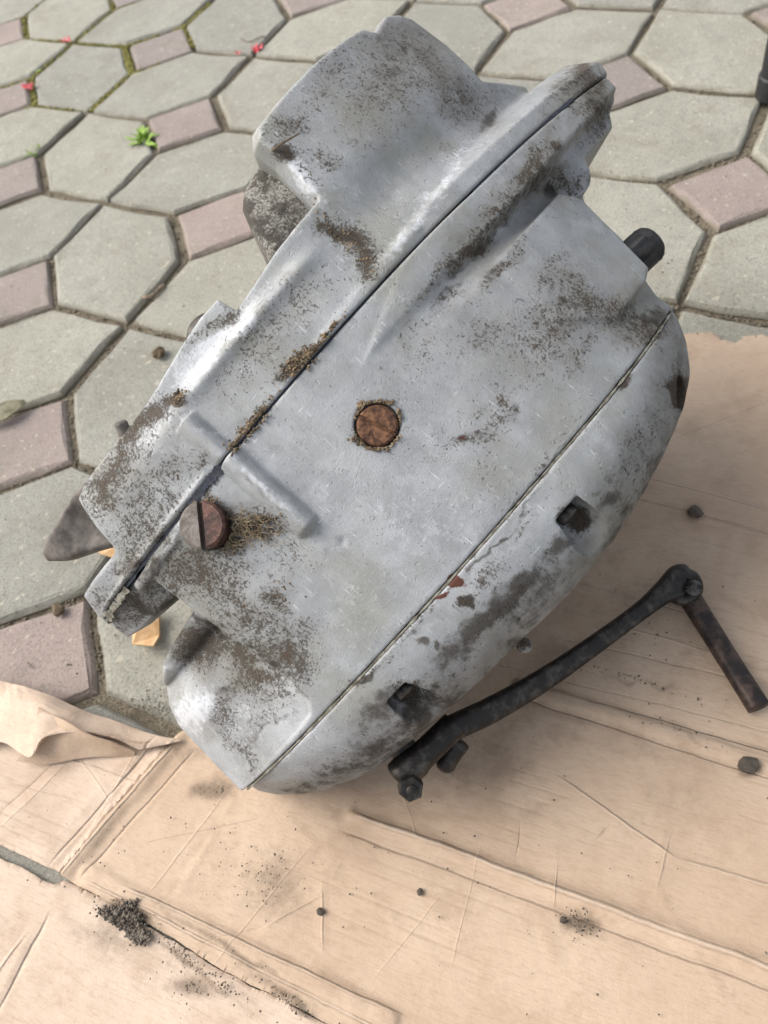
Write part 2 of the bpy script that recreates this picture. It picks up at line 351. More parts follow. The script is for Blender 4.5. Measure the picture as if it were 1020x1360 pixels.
# ------------------------------------------------------------------ signed-distance modelling of the castings
CO, SI = .749, .663
A_w = R_*CO + D_*SI; X_w = R_*SI - D_*CO; N_w = -F_
DEPTH0 = .42
O_w = CAM + F_*DEPTH0
FR = Matrix(((A_w[0], X_w[0], N_w[0], O_w[0]), (A_w[1], X_w[1], N_w[1], O_w[1]), (A_w[2], X_w[2], N_w[2], O_w[2]), (0, 0, 0, 1)))
def relu(v): return np.maximum(v, 0)
def base(x): return -((x-.03)**2)/.74
def body(x): return base(x) - 3.6*relu(x-.12)**2 - 3.0*relu(-.12-x)**2
def fk(x): return base(x)-1.5*relu(x-.12)**2-3.0*relu(-.12-x)**2
def loc(px, py, off=0.0, fn=base, n=None):
    """photo pixel -> engine coordinates (a, x) on the surface fn(x)-off"""
    U = CO*(px-510)+SI*(py-680); V = SI*(px-510)-CO*(py-680); x = 0.
    for _ in range(12):
        nn = (fn(x)-off) if n is None else n
        d = DEPTH0-nn; x = V*d/F
    return (U*d/F, x, nn)
def LP(pts, off=0.0, fn=base): return [loc(px, py, off, fn)[:2] for px, py in pts]
def polysd(poly, a, x):
    P_ = np.array(poly); d = np.full(np.broadcast(a, x).shape, 1e9, np.float32); s = np.ones_like(d)
    n = len(P_); j = n-1
    for i in range(n):
        e = P_[j]-P_[i]; wa = a-P_[i, 0]; wx = x-P_[i, 1]
        t = np.clip((wa*e[0]+wx*e[1])/(e@e), 0, 1)
        d = np.minimum(d, (wa-e[0]*t)**2+(wx-e[1]*t)**2)
        c1 = x >= P_[i, 1]; c2 = x < P_[j, 1]; c3 = e[0]*wx > e[1]*wa
        flip = (c1 & c2 & c3) | (~c1 & ~c2 & ~c3)
        s = np.where(flip, -s, s); j = i
    return (s*np.sqrt(d)).astype(np.float32)
def smax(p, q, k):
    hh = relu(k-np.abs(p-q))/k; return np.maximum(p, q)+hh*hh*k*.25
def smin(p, q, k): return -smax(-p, -q, k)
def rmax(p, q, R):
    return np.minimum(np.maximum(p, q), -R)+np.sqrt(relu(p+R)**2+relu(q+R)**2)
_w = [(rng.randn(2)*s, rng.rand()*6.28, am) for s, am, c in ((25, .00016, 5), (70, .00006, 8), (180, .00003, 10)) for _ in range(c)]
def wav(a, x):
    o = 0
    for w, ph, am in _w: o = o+am*np.sin(w[0]*a+w[1]*x+ph)
    return o
def slope(Hf, hg):
    ga, gx = np.gradient(Hf, hg); return (1/np.sqrt(1+ga**2+gx**2)).astype(np.float32)
GRIDS = []
def hit(px, py, grids=None):
    U = (CO*(px-510)+SI*(py-680))/F; V = (SI*(px-510)-CO*(py-680))/F
    n = np.arange(.012, -.17, -.0004); d = DEPTH0-n; a = U*d; x = V*d; best = None
    for G, D in (grids or GRIDS):
        i = np.round((np.stack([a, x, n], 1)-G.o)/G.h).astype(int)
        ok = np.all((i >= 0) & (i < np.array(D.shape)), axis=1); v = np.full(len(n), 9.); j = i[ok]; v[ok] = D[j[:, 0], j[:, 1], j[:, 2]]
        k = np.nonzero(v < 0)[0]
        if len(k) and (best is None or k[0] < best): best = k[0]
    return None if best is None else (a[best], x[best], n[best])
class Grid:
    def __init__(s, a0, a1, x0, x1, n0, n1, h):
        s.h = h; s.o = np.array([a0, x0, n0])
        s.a = np.arange(a0, a1, h, dtype=np.float32)[:, None, None]
        s.x = np.arange(x0, x1, h, dtype=np.float32)[None, :, None]
        s.n = np.arange(n0, n1, h, dtype=np.float32)[None, None, :]
        s.a2 = s.a[:, :, 0]; s.x2 = s.x[:, :, 0]
    def prism(s, poly, Hf, R, back, draft=0.0, rnd=False, cap=9.):
        Hf = np.broadcast_to(Hf, (s.a.size, s.x.size)).astype(np.float32)
        top = (s.n-Hf[:, :, None])*slope(Hf, s.h)[:, :, None]
        side = polysd(poly, s.a2, s.x2)[:, :, None]
        if draft: side = side+draft*np.maximum(s.n-Hf[:, :, None], -cap)
        d = rmax(top, side, R) if rnd else smax(top, side, R)
        return np.maximum(d, back-s.n) if np.isscalar(back) else np.maximum(d, back)
    def cyl_n(s, a, x, r): return (np.sqrt((s.a-a)**2+(s.x-x)**2)-r)
    def cyl_a(s, x, n, r): return (np.sqrt((s.x-x)**2+(s.n-n)**2)-r)
    def cyl_x(s, a, n, r): return (np.sqrt((s.a-a)**2+(s.n-n)**2)-r)
def surface_net(D, org, h):
    ins = D < 0
    nx, ny, nz = D.shape
    c = [ins[i:nx-1+i, j:ny-1+j, k:nz-1+k] for i in (0, 1) for j in (0, 1) for k in (0, 1)]
    allin = c[0].copy(); anyin = c[0].copy()
    for q in c[1:]: allin &= q; anyin |= q
    act = anyin & ~allin
    I, Jn, K = np.nonzero(act)
    idx = np.full(act.shape, -1, np.int32); idx[I, Jn, K] = np.arange(len(I))
    val = {}
    for i in (0, 1):
        for j in (0, 1):
            for k in (0, 1): val[(i, j, k)] = D[I+i, Jn+j, K+k]
    S = np.zeros((len(I), 3)); C = np.zeros(len(I))
    ks = list(val)
    for p in ks:
        for ax in range(3):
            if p[ax]: continue
            q = list(p); q[ax] = 1; q = tuple(q)
            v0, v1 = val[p], val[q]; m = (v0 < 0) != (v1 < 0)
            t = np.where(m, v0/np.where(m, v0-v1, 1), 0)
            pos = np.tile(np.array(p, float), (len(I), 1)); pos[:, ax] = t
            S[m] += pos[m]; C[m] += 1
    V = (np.stack([I, Jn, K], 1)+S/C[:, None])*h+org
    Fs = []
    for ax in range(3):
        sl0 = [slice(None)]*3; sl1 = [slice(None)]*3; sl0[ax] = slice(0, -1); sl1[ax] = slice(1, None)
        a0, a1 = ins[tuple(sl0)], ins[tuple(sl1)]
        ch = np.argwhere(a0 != a1)
        b, c_ = [(1, 2), (2, 0), (0, 1)][ax]
        ok = (ch[:, b] > 0) & (ch[:, c_] > 0) & (ch[:, b] < D.shape[b]-1) & (ch[:, c_] < D.shape[c_]-1); ch = ch[ok]
        def id_(db, dc):
            q = ch.copy(); q[:, b] += db; q[:, c_] += dc; return idx[q[:, 0], q[:, 1], q[:, 2]]
        quad = np.stack([id_(-1, -1), id_(0, -1), id_(0, 0), id_(-1, 0)], 1)
        inn = a0[ch[:, 0], ch[:, 1], ch[:, 2]]
        quad[~inn] = quad[~inn][:, ::-1]
        Fs.append(quad)
    return V, np.concatenate(Fs)
def np_mesh(name, V, Fq):
    me = bpy.data.meshes.new(name)
    me.vertices.add(len(V)); me.vertices.foreach_set('co', V.astype(np.float32).ravel())
    me.loops.add(Fq.size); me.loops.foreach_set('vertex_index', Fq.astype(np.int32).ravel())
    me.polygons.add(len(Fq)); me.polygons.foreach_set('loop_start', np.arange(0, Fq.size, Fq.shape[1], dtype=np.int32))
    me.polygons.foreach_set('use_smooth', np.ones(len(Fq), bool))
    me.update(calc_edges=True); me.validate()
    return me
def vnoise(a, x, fr, seed):
    r = np.random.RandomState(seed); T = r.rand(256, 256)
    u = a*fr+50.3; v = x*fr+71.7; iu = np.floor(u).astype(int); iv = np.floor(v).astype(int); fu = u-iu; fv = v-iv
    fu = fu*fu*(3-2*fu); fv = fv*fv*(3-2*fv); g = lambda p, q: T[p % 256, q % 256]
    return (g(iu, iv)*(1-fu)+g(iu+1, iv)*fu)*(1-fv)+(g(iu, iv+1)*(1-fu)+g(iu+1, iv+1)*fu)*fv
def fbm(a, x, fr, seed, oct=4):
    s = 0; w = 1; t = 0
    for k in range(oct): s = s+w*vnoise(a, x, fr*2**k, seed+k); t += w; w *= .55
    return s/t
# grime patches: (px, py, radius along, radius across, angle in degrees, amount)
DIRT = [
 (462, 318, 48, 20, 40, 1.5), (430, 300, 22, 12, 40, 1.2), (485, 350, 20, 14, 50, 1.2),
 (520, 100, 90, 60, -45, .62), (600, 120, 80, 40, 40, .55), (440, 100, 80, 25, -48, .55), (380, 170, 40, 25, -45, .9), (372, 205, 16, 12, 0, 1.7),
 (430, 215, 25, 18, 20, .7), (480, 190, 30, 20, 0, .5), (590, 210, 30, 20, 0, .35), (400, 230, 25, 12, 40, .8),
 (340, 450, 70, 40, -48, .62), (400, 400, 70, 40, -48, .45), (300, 410, 35, 12, -48, .9), (270, 430, 50, 10, -50, .8), (390, 482, 22, 8, -48, 1.5),
 (180, 570, 40, 18, -48, 1.3), (215, 555, 25, 12, -40, 1.3), (160, 620, 40, 24, -48, 1.0), (140, 660, 40, 25, -40, .9), (235, 530, 14, 9, -30, 1.8),
 (220, 640, 50, 26, -48, .55), (200, 700, 50, 30, -48, .7), (260, 610, 20, 8, -48, .8), (170, 740, 26, 15, -50, .9),
 (330, 560, 45, 8, -48, .8), (310, 690, 25, 10, 40, 1.0), (340, 700, 40, 18, 10, .9), (270, 660, 20, 10, -48, 1.1), (300, 720, 36, 20, 0, 1.0),
 (290, 760, 70, 34, 38, .78), (380, 740, 30, 30, 60, .5), (370, 790, 22, 12, 90, 1.2), (330, 820, 70, 28, 38, .85), (380, 880, 40, 30, 50, .95), (390, 850, 30, 30, 0, .7), (345, 870, 50, 14, 38, .9),
 (230, 760, 40, 20, -48, .9), (180, 810, 40, 20, -48, 1.1), (140, 800, 40, 20, -48, .8), (200, 680, 60, 40, -48, .7), (170, 600, 70, 30, -48, .6), (240, 760, 60, 30, 0, .8), (260, 850, 40, 30, 0, 1.1), (300, 870, 60, 24, 38, 1.0), (340, 910, 40, 26, 10, 1.0), (300, 950, 30, 20, 60, .8), (320, 1000, 40, 12, 50, .9), (350, 960, 26, 12, -45, .6),
 (620, 580, 48, 14, -12, .95), (650, 550, 20, 22, 60, .6), (672, 535, 10, 26, 0, .95), (640, 620, 20, 26, 0, .5), (500, 565, 38, 38, 0, .42),
 (560, 470, 80, 30, -40, .32), (640, 450, 40, 20, -20, .5), (720, 440, 60, 40, -40, .75), (780, 400, 60, 30, 40, .8), (830, 420, 50, 30, 40, .85), (860, 440, 26, 26, 0, .8), (770, 470, 50, 20, -45, .55), (700, 500, 40, 12, -45, .4), (730, 360, 40, 14, -45, .6),
 (630, 325, 13, 13, 0, 1.1), (590, 395, 18, 8, 0, .9), (640, 300, 90, 12, -48, .8), (600, 345, 70, 9, -48, .95), (700, 220, 60, 16, -48, .85), (700, 240, 30, 20, -48, .9), (760, 110, 50, 24, -48, .75), (790, 100, 28, 24, 30, .9), (710, 225, 9, 8, 0, 1.7), (735, 185, 10, 8, -40, 1.7), (660, 360, 60, 10, -48, .85), (560, 430, 40, 10, -48, .5), (800, 150, 30, 40, 20, .9), (740, 240, 30, 20, 0, .8), (775, 90, 20, 8, -48, 1.0),
 (720, 620, 90, 8, -50, .6), (830, 510, 14, 8, -48, 1.5), (640, 770, 30, 12, -48, .9), (540, 840, 60, 9, -48, .75), (690, 700, 20, 8, -48, 1.0), (480, 905, 30, 8, -48, .9), (620, 805, 9, 10, 0, 1.8),
 (850, 600, 30, 90, 30, .5), (680, 800, 90, 26, -42, .6), (560, 940, 80, 26, -40, .55), (450, 1020, 80, 20, -25, .5), (905, 480, 16, 50, 0, .5),
]
DIRT += [(768, 690, 15, 17, 0, 2.4), (906, 526, 12, 22, 0, 2.6), (543, 928, 22, 15, 10, 2.2), (697, 858, 12, 12, 0, 1.5), (640, 120, 70, 40, 0, .3)]  # mainly darkens the inside of the screw recesses
GRIME_SHADE = [(860, 640, 16, 70, 32, .7), (835, 700, 16, 70, 34, .6), (812, 660, 9, 40, 30, .8), (800, 640, 8, 24, 30, .6), (730, 745, 60, 16, -45, .75), (680, 795, 60, 22, -42, 1.1), (640, 830, 50, 16, -38, 1.0), (600, 870, 46, 16, -40, .7), (720, 800, 90, 14, -48, .55), (560, 950, 70, 20, -38, .85), (500, 950, 46, 22, -40, .9), (470, 1010, 70, 18, -26, .75), (420, 1045, 60, 10, -10, .6), (555, 985, 60, 14, -38, .8), (640, 905, 80, 12, -40, .6), (905, 560, 14, 60, 12, .5), (870, 420, 24, 20, 0, .6), (845, 440, 40, 16, -45, .5), (765, 410, 60, 14, 30, .5), (720, 640, 100, 3, -50, .85), (655, 722, 60, 3, -50, .9), (560, 830, 60, 3, -48, .8), (480, 905, 40, 4, -48, .85), (830, 514, 10, 6, -50, 1.5), (620, 340, 90, 5, -47, .7), (700, 245, 60, 9, -47, .7), (660, 350, 60, 7, -48, .6), (590, 390, 60, 4, -45, .6), (740, 110, 50, 12, -48, .5), (800, 130, 20, 30, 30, .6), (460, 322, 44, 13, 42, .9), (780, 230, 16, 20, 0, .6), (420, 712, 14, 8, 40, .4), (350, 660, 70, 4, 42, .55), (250, 810, 40, 7, 38, .7), (320, 860, 100, 6, 38, .75), (262, 850, 26, 30, 30, .5), (275, 705, 36, 36, 0, .55), (500, 565, 33, 33, 0, .5), (205, 800, 40, 10, -48, .9), (195, 745, 60, 9, -48, .7), (620, 805, 8, 9, 0, 2.0), (565, 852, 9, 5, 30, 1.5), (585, 862, 6, 5, 0, 1.5), (480, 908, 8, 8, 0, 1.5), (680, 540, 8, 16, 20, .75), (615, 575, 40, 9, -14, .6), (375, 205, 16, 16, 0, .9), (520, 60, 70, 14, 20, .4), (640, 165, 20, 7, -40, .9), (360, 965, 60, 5, -45, .6), (335, 985, 10, 30, -40, .4), (310, 930, 24, 14, 20, .6), (768, 690, 15, 17, 0, 1.5), (906, 526, 12, 22, 0, 1.7), (543, 928, 22, 15, 10, 1.5)]  # grime stains, plus the rib-end shadow and dark screw recesses painted in
FILM = [(560, 70, 90, 40, 40, .6), (600, 110, 60, 40, 40, .5), (740, 150, 110, 22, -47, .45), (690, 290, 120, 26, -47, .5), (640, 400, 110, 60, -45, .35), (800, 430, 110, 50, 10, .4), (520, 150, 90, 90, 0, .25), (260, 760, 90, 40, -30, .35), (230, 600, 90, 40, -48, .3), (880, 640, 50, 200, 30, .45), (860, 380, 24, 30, -45, .6), (620, 950, 180, 26, -38, .5), (270, 850, 60, 34, 38, .6), (880, 560, 50, 160, 15, .5), (700, 240, 150, 34, -45, .55), (860, 600, 60, 200, 28, .45), (800, 740, 140, 34, -52, .85), (640, 890, 140, 30, -40, .75), (470, 1030, 120, 24, -20, .7), (520, 90, 130, 60, -45, .5), (610, 140, 70, 50, -45, .45), (790, 120, 40, 50, 30, .7), (740, 430, 150, 60, -45, .4), (850, 440, 50, 50, 0, .5), (300, 790, 120, 50, 38, .5), (280, 870, 90, 40, 38, .8), (170, 640, 70, 60, -48, .3), (350, 440, 130, 50, -48, .22), (560, 420, 200, 50, -48, .2), (300, 700, 60, 40, 0, .4), (215, 760, 60, 30, -48, .6), (400, 710, 16, 12, 40, .5), (905, 480, 22, 70, 0, .6)]
OXIDE_GLINT = [(290, 450, 70, 14, -48, 1.3), (640, 640, 120, 40, -48, .22), (340, 640, 90, 6, 42, .7), (235, 705, 90, 4, -50, .9), (400, 485, 120, 3, -48, .6), (325, 415, 30, 12, -48, .8), (185, 590, 28, 24, -45, .75), (150, 630, 24, 14, -48, .8), (215, 560, 16, 24, 0, .55), (600, 225, 95, 18, -48, .6), (540, 310, 60, 8, -48, .7), (392, 232, 34, 12, 50, 1.3), (262, 935, 34, 30, 0, .95), (232, 878, 9, 16, 20, 1.1), (330, 960, 30, 30, 0, .5), (250, 670, 50, 6, -50, .5),  # pale oxide, with lit flange, ridge, rib and chamfer highlights painted in
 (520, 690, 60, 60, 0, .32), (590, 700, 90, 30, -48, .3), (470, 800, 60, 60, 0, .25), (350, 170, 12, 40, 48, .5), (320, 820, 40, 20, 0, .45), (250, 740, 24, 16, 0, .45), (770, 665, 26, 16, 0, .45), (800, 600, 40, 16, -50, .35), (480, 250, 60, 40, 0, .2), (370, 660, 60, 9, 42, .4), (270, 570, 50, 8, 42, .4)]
STAIN = [(606, 772, 11, 12, -30, 1.1), (590, 790, 16, 5, -48, .8), (375, 880, 18, 22, 0, .35), (620, 575, 36, 8, -12, .45), (585, 385, 18, 18, 0, .15), (640, 280, 60, 6, -48, .25)]
def px_of(V):
    d = DEPTH0-V[:, 2]; U = V[:, 0]/d*F; W = V[:, 1]/d*F
    return 510+CO*U+SI*W, 680+SI*U-CO*W
def paint(me, V, floor=0.0, extra=0.0):
    px, py = px_of(V)
    wx = (fbm(px/1000., py/1000., 22, 3)-.5)*46; wy = (fbm(px/1000., py/1000., 22, 33)-.5)*46
    px = px+wx; py = py+wy
    mod = .62+.76*fbm(px/1000., py/1000., 60, 5)
    for nm, tab in (('grime', GRIME_SHADE), ('film', FILM), ('dirt', DIRT), ('oxide_glint', OXIDE_GLINT), ('stain', STAIN)):
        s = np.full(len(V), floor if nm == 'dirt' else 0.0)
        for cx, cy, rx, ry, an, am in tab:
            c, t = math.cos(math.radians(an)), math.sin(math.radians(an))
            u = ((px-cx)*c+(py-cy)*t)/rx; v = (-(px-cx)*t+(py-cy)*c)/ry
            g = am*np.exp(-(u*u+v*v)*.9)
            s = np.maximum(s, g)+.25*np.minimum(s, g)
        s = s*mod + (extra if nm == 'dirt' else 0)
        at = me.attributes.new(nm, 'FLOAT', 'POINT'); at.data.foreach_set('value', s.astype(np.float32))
# ground plane in engine coordinates, so the case rests on the board
gz = np.array([A_w[2], X_w[2], N_w[2]]); BOARD = .0058
def ground_cut(g): return BOARD-(O_w[2]+gz[0]*g.a+gz[1]*g.x+gz[2]*g.n)
aA = -.0795; aB = .0485
print('A', loc(310, 600), loc(500, 385), loc(640, 215), loc(800, 80), loc(130, 820)); print('B', loc(600, 765), loc(325, 1045, 0, body), loc(895, 410, 0, body))

engine = empty('motorcycle_engine', (O_w[0], O_w[1], 0.0))
tag(engine, 'dirty grey aluminium motorcycle engine case with rounded side cover leaning on the cardboard', 'engine')
def part(name, me, mat, parent=engine, mw=FR, smooth=False):
    o = link(name, me, mat, None, None, smooth)
    o.matrix_world = mw; o.parent = parent
    pm = parent.matrix_world if parent.parent is None else parent.parent.matrix_world @ parent.matrix_basis
    o.matrix_basis = pm.inverted() @ mw
    return o
def casting(name, G, D, floor=.0, mat=None):
    D = np.maximum(D, ground_cut(G))
    for ax in range(3):      # close the volume at the grid borders
        for e in (0, -1):
            sl = [slice(None)]*3; sl[ax] = e; D[tuple(sl)] = np.maximum(D[tuple(sl)], G.h)
    GRIDS.append((G, D.astype(np.float16)))
    V, Fq = surface_net(D.astype(np.float32), G.o, G.h)
    me = np_mesh(name, V, Fq); paint(me, V, floor); print(name, len(V))
    return part(name, me, mat or M_cast)
hg = .0010
# --- middle housing ------------------------------------------------------
G = Grid(-.100, aB+.006, -.215, .315, -.235, .016, hg)
a2, x2 = G.a2, G.x2; w2 = wav(a2, x2)
def band(v, lo, hi, s): return 1/(1+np.exp(-(v-lo)/s))*1/(1+np.exp((v-hi)/s))
bossw = band(a2, -.052, .004, .0045)
Hm = body(x2)+w2 + 0
flw = band(a2, -.2, aA+.019, .0018)
Hm = Hm + flw*(relu(x2-.05)**1.5*.12)
# shallow hollow between the flange and the boss
Hm = Hm - .006*np.exp(-((a2+.054)/.010)**2)*band(x2, .10, .4, .012)
rib = -.0305 - .0015
Hr = body(x2)+.0078-((x2-rib)/.0078)**2*.0078
Hrib = np.where(np.abs(x2-rib) < .010, Hr, -1) - 25*relu(a2-(loc(424, 706)[0]-.007))**1.5
Hm = smax(Hm, np.maximum(Hrib, Hm-.02), .0022)
for px, py, r, dd in ((630, 325, .0042, .0018), (590, 397, .005, .001), (455, 718, .0018, .0012), (712, 226, .0032, .003), (735, 185, .003, .002), (560, 520, .03, .0005)):
    q = loc(px, py, 0, body); Hm = Hm-dd*np.exp(-(((a2-q[0])**2+(x2-q[1])**2)/r**2))
Pm = LP([(240, 600), (190, 760), (232, 792), (262, 815), (330, 862), (392, 909), (410, 930), (413, 948), (395, 972), (322, 1050), (640, 1000), (980, 520), (893, 407), (872, 392), (858, 372), (827, 318), (772, 266), (720, 250), (745, 130), (500, 240)], 0, body)
D = G.prism(Pm, Hm, .0014, -.15)
Pb = LP([(660, 350), (742, 256), (772, 263), (863, 355), (859, 374), (818, 424), (740, 420)], .0, lambda v: base(v)-1.7*relu(v-.12)**2)
Hb = base(x2)-1.7*relu(x2-.12)**2+w2-.004*relu(.15-x2)/.03
D = smin(D, G.prism(Pb, Hb, .0025, -.15), .005)
# deep main body (drops well below the plate)
Pc = LP([(330, 560), (300, 740), (330, 850), (420, 940), (520, 1000), (900, 560), (850, 400), (740, 300), (600, 240)], 0, body)
D = np.minimum(D, G.prism(Pc, Hm-.02, .01, -.232))
# tall parting flange at the upper end
Hf = base(x2)-.6*relu(x2-.2)**2+w2*.6
Pf = LP([(560, 300), (740, 40), (764, 52), (790, 75), (823, 108), (806, 132), (742, 200), (655, 302), (560, 405), (480, 500)])
D = smin(D, G.prism(Pf, Hf-.9*relu(a2-(aA+.019)), .0018, -.16, .12), .0035)
P2 = LP([(700, 160), (823, 112), (815, 143), (819, 160), (778, 207), (700, 230)], .012)
D = smin(D, G.prism(P2, Hf-.014-.25*relu(a2-aA-.02), .003, -.17), .004)
q = loc(757, 236, .022); D = smin(D, np.maximum(G.cyl_n(q[0], q[1], .0125), smax(G.n-(q[2]+.001), -.17-G.n, .002)), .007)
# lower stepped pocket by the sprocket at the lower-left end
Pl = [loc(x, y, o, body)[:2] for x, y, o in ((262, 806, .026), (236, 848, .026), (221, 876, .026), (217, 905, .024), (224, 938, .022), (236, 965, .016), (262, 994, .010), (292, 1024, .006), (322, 1052, .003), (440, 980, 0), (410, 870, 0), (300, 800, .02))]
a1 = loc(246, 885, .022, body)[0]
Hl = body(x2)-.026+.0245*np.clip((a2-a1)/(aB-.003-a1), 0, 1)**.85+w2+.0012*fbm(a2, x2, 60, 9)
q3 = loc(243, 848, .018, body); Hl = np.maximum(Hl, body(x2)-.027+np.sqrt(np.maximum(.0095**2-(a2-q3[0])**2, 0)))
q4 = loc(262, 935, .01, body); Hl = Hl+.007*np.exp(-(((a2-q4[0])**2+(x2-q4[1])**2)/.016**2))
D = smin(D, G.prism(Pl, Hl, .0035, -.13), .0015)
# mounting lug (this half)
lugp = [(150, 736), (106, 792), (125, 822), (141, 827), (160, 851), (181, 838), (232, 789), (285, 730), (330, 640), (230, 640)]
Pg = LP(lugp, .004, body)
Hg = body(x2)-.004-.9*relu(-.135-x2)**1.35+w2
D = smin(D, G.prism(Pg, Hg-.006*band(a2, aA+.010, 1, .0015), .0015, -.078), .002)
# rounded bar beside the joint on the lug, raised lip along it
q5 = loc(166, 775, 0, body); q6 = loc(232, 700, 0, body)
hb = np.exp(-((a2-(aA+.0058))/.0055)**4)*band(x2, q5[1], q6[1], .0012)
D = smin(D, G.prism(LP([(120, 800), (150, 830), (260, 720), (330, 640), (240, 640)], 0, body), body(x2)+.0042*hb-.002-(1-hb)*.02, .003, -.06), .0012)
# hole for the slotted bolt, recess round the plug
qb = loc(276, 700, 0, body); D = smax(D, -np.maximum(G.cyl_n(qb[0], qb[1], .0125), qb[2]-.007-G.n), .002)
qp = loc(501, 565); D = smax(D, -np.maximum(G.cyl_n(qp[0], qp[1], .0118), qp[2]-.004-G.n), .0012)
# rounded outlet boss and plug hole
qk = loc(856, 332, n=-.078)
D = smax(D, aA+.0006-G.a, .0012); D = smax(D, G.a-(aB-.0007), .0012)
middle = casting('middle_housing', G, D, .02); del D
# --- left crankcase half ---------------------------------------------------
G = Grid(-.225, aA+.006, -.215, .315, -.19, .016, hg)
a2, x2 = G.a2, G.x2; w2 = wav(a2, x2)
P1 = LP([(163, 763), (150, 726), (134, 708), (96, 663), (104, 640), (150, 580), (204, 513), (236, 459), (262, 420), (286, 394), (312, 409), (356, 344), (392, 300), (424, 262), (470, 262), (600, 330), (400, 560), (250, 720), (190, 780)], .0, body)
H1 = body(x2)+w2*1.3-.0045*band(a2, -.3, loc(300, 450)[0]+.001, .0016)*band(x2, -.05, .06, .006)-.9*relu(loc(200, 560)[0]-a2)*0
edge = loc(205, 560)[0]
H1 = H1-3.5*relu(edge+.012-a2)**1.6*band(x2, -.3, -.04, .004)
H1 = H1+.003*np.exp(-((a2-loc(300, 450)[0]-.004)/.005)**2)*band(x2, -.03, .075, .006)
Hr = body(x2)+.0068-((x2-rib+.0012)/.0078)**2*.0078
Hrib = np.where(np.abs(x2-rib) < .010, Hr, -1) - 40*relu(loc(243, 545)[0]+.005-a2)**1.3
H1 = smax(H1, np.maximum(Hrib, H1-.02), .002)
trough = .008*np.exp(-((a2-(aA-.034))/.018)**2)*band(x2, .10, .5, .018)
H1 = H1+fk(x2)-body(x2)-trough
D = G.prism(P1, H1, .0016, -.12)
# cylinder mouth end
Pk = LP([(344, 172), (376, 130), (425, 82), (480, 42), (500, 46), (513, 24), (530, 22), (548, 28), (592, 62), (640, 108), (700, 110), (700, 180), (560, 400), (480, 340), (424, 264), (372, 208), (344, 188)], .004, fk)
H2 = fk(x2)+w2*1.4-trough-.0025*band(a2, -.3, -.155, .010)
D = smin(D, G.prism(Pk, H2, .0018, -.165, .42, cap=.012), .002)
# parting flange, this half
Pf = LP([(560, 300), (500, 380), (430, 470), (425, 455), (520, 335), (590, 245), (640, 180), (690, 118), (730, 80), (764, 52), (800, 70), (830, 120), (700, 330)])
Hf = base(x2)-.6*relu(x2-.2)**2+w2*.6
D = smin(D, G.prism(Pf, Hf-1.3*relu(aA-.011-a2), .002, -.16, .35), .005)
q = loc(668, 108, .03, body); D = smin(D, np.maximum(G.cyl_n(q[0], q[1], .009), np.maximum(G.n-q[2]-.0, -.15-G.n)), .005)
# lug
D = smin(D, G.prism(Pg, body(x2)-.004-.9*relu(-.135-x2)**1.35+w2, .003, -.078), .004)
q5 = loc(130, 815, 0, body)
lip = np.exp(-((a2-(aA-.003))/.0028)**4)*band(x2, q5[1], rib-.012, .0012)
D = smin(D, G.prism(LP([(120, 800), (150, 830), (330, 640), (240, 600)], 0, body), body(x2)+.0025*lip-.0006-(1-lip)*.02, .002, -.06), .0015)
qb = loc(276, 700, 0, body); D = smax(D, -np.maximum(G.cyl_n(qb[0], qb[1], .0125), qb[2]-.007-G.n), .002)
D = smax(D, G.a-(aA-.0006), .0012)
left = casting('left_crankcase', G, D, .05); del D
# --- rough inner casting seen in the cut-out, and the torn-off web ---------
G = Grid(-.225, -.10, .03, .17, -.15, .0, hg)
a2, x2 = G.a2, G.x2
Pi = LP([(352, 178), (325, 215), (315, 238), (314, 262), (330, 300), (350, 328), (356, 348), (440, 300), (440, 200), (400, 160)], .016, body)
Hi = body(x2)-.020-.9*relu(-.150-a2)**1.2*.9+.0016*fbm(a2, x2, 260, 4)-.0015*fbm(a2, x2, 90, 14)
inner = casting('inner_crankcase_wall', G, G.prism(Pi, Hi, .008, -.12), .0, M_dark)
G = Grid(-.19, -.07, -.24, -.06, -.14, .0, hg)
a2, x2 = G.a2, G.x2
Pw = LP([(94, 656), (76, 684), (56, 722), (53, 735), (60, 746), (84, 746), (112, 735), (150, 724), (170, 720), (150, 660), (110, 640)], .012, body)
c0 = loc(120, 705, .016, body)
Hw = body(x2)-.014-.006*np.exp(-((a2-c0[0])**2+(x2-c0[1])**2)/.016**2)+.0012*fbm(a2, x2, 90, 4)-.12*relu(-.150-x2)
M_web = mat_simple('brown_stained_metal', (.075, .064, .055), (.17, .148, .13), 60, .6, .2, .001)
web = casting('engine_web', G, G.prism(Pw, Hw, .003, -.075), .0, M_web)
# --- side cover ------------------------------------------------------------
G = Grid(aB-.004, .150, -.225, .26, -.235, .012, hg)
a2, x2 = G.a2, G.x2; w2 = wav(a2, x2)
RC = .046
Po = [(250, 970), (320, 1046), (342, 1061), (370, 1067), (405, 1066), (440, 1058), (500, 1030), (560, 982), (640, 912), (700, 852), (760, 795), (820, 722), (860, 660), (895, 595), (918, 545), (929, 500), (925, 462), (912, 430), (893, 405), (820, 300), (500, 300)]
Pv = []
for (px, py) in Po: Pv.append(loc(px, py, RC*.62, body)[:2])
D = G.prism(Pv, body(x2)+w2, RC, -.232, rnd=True)
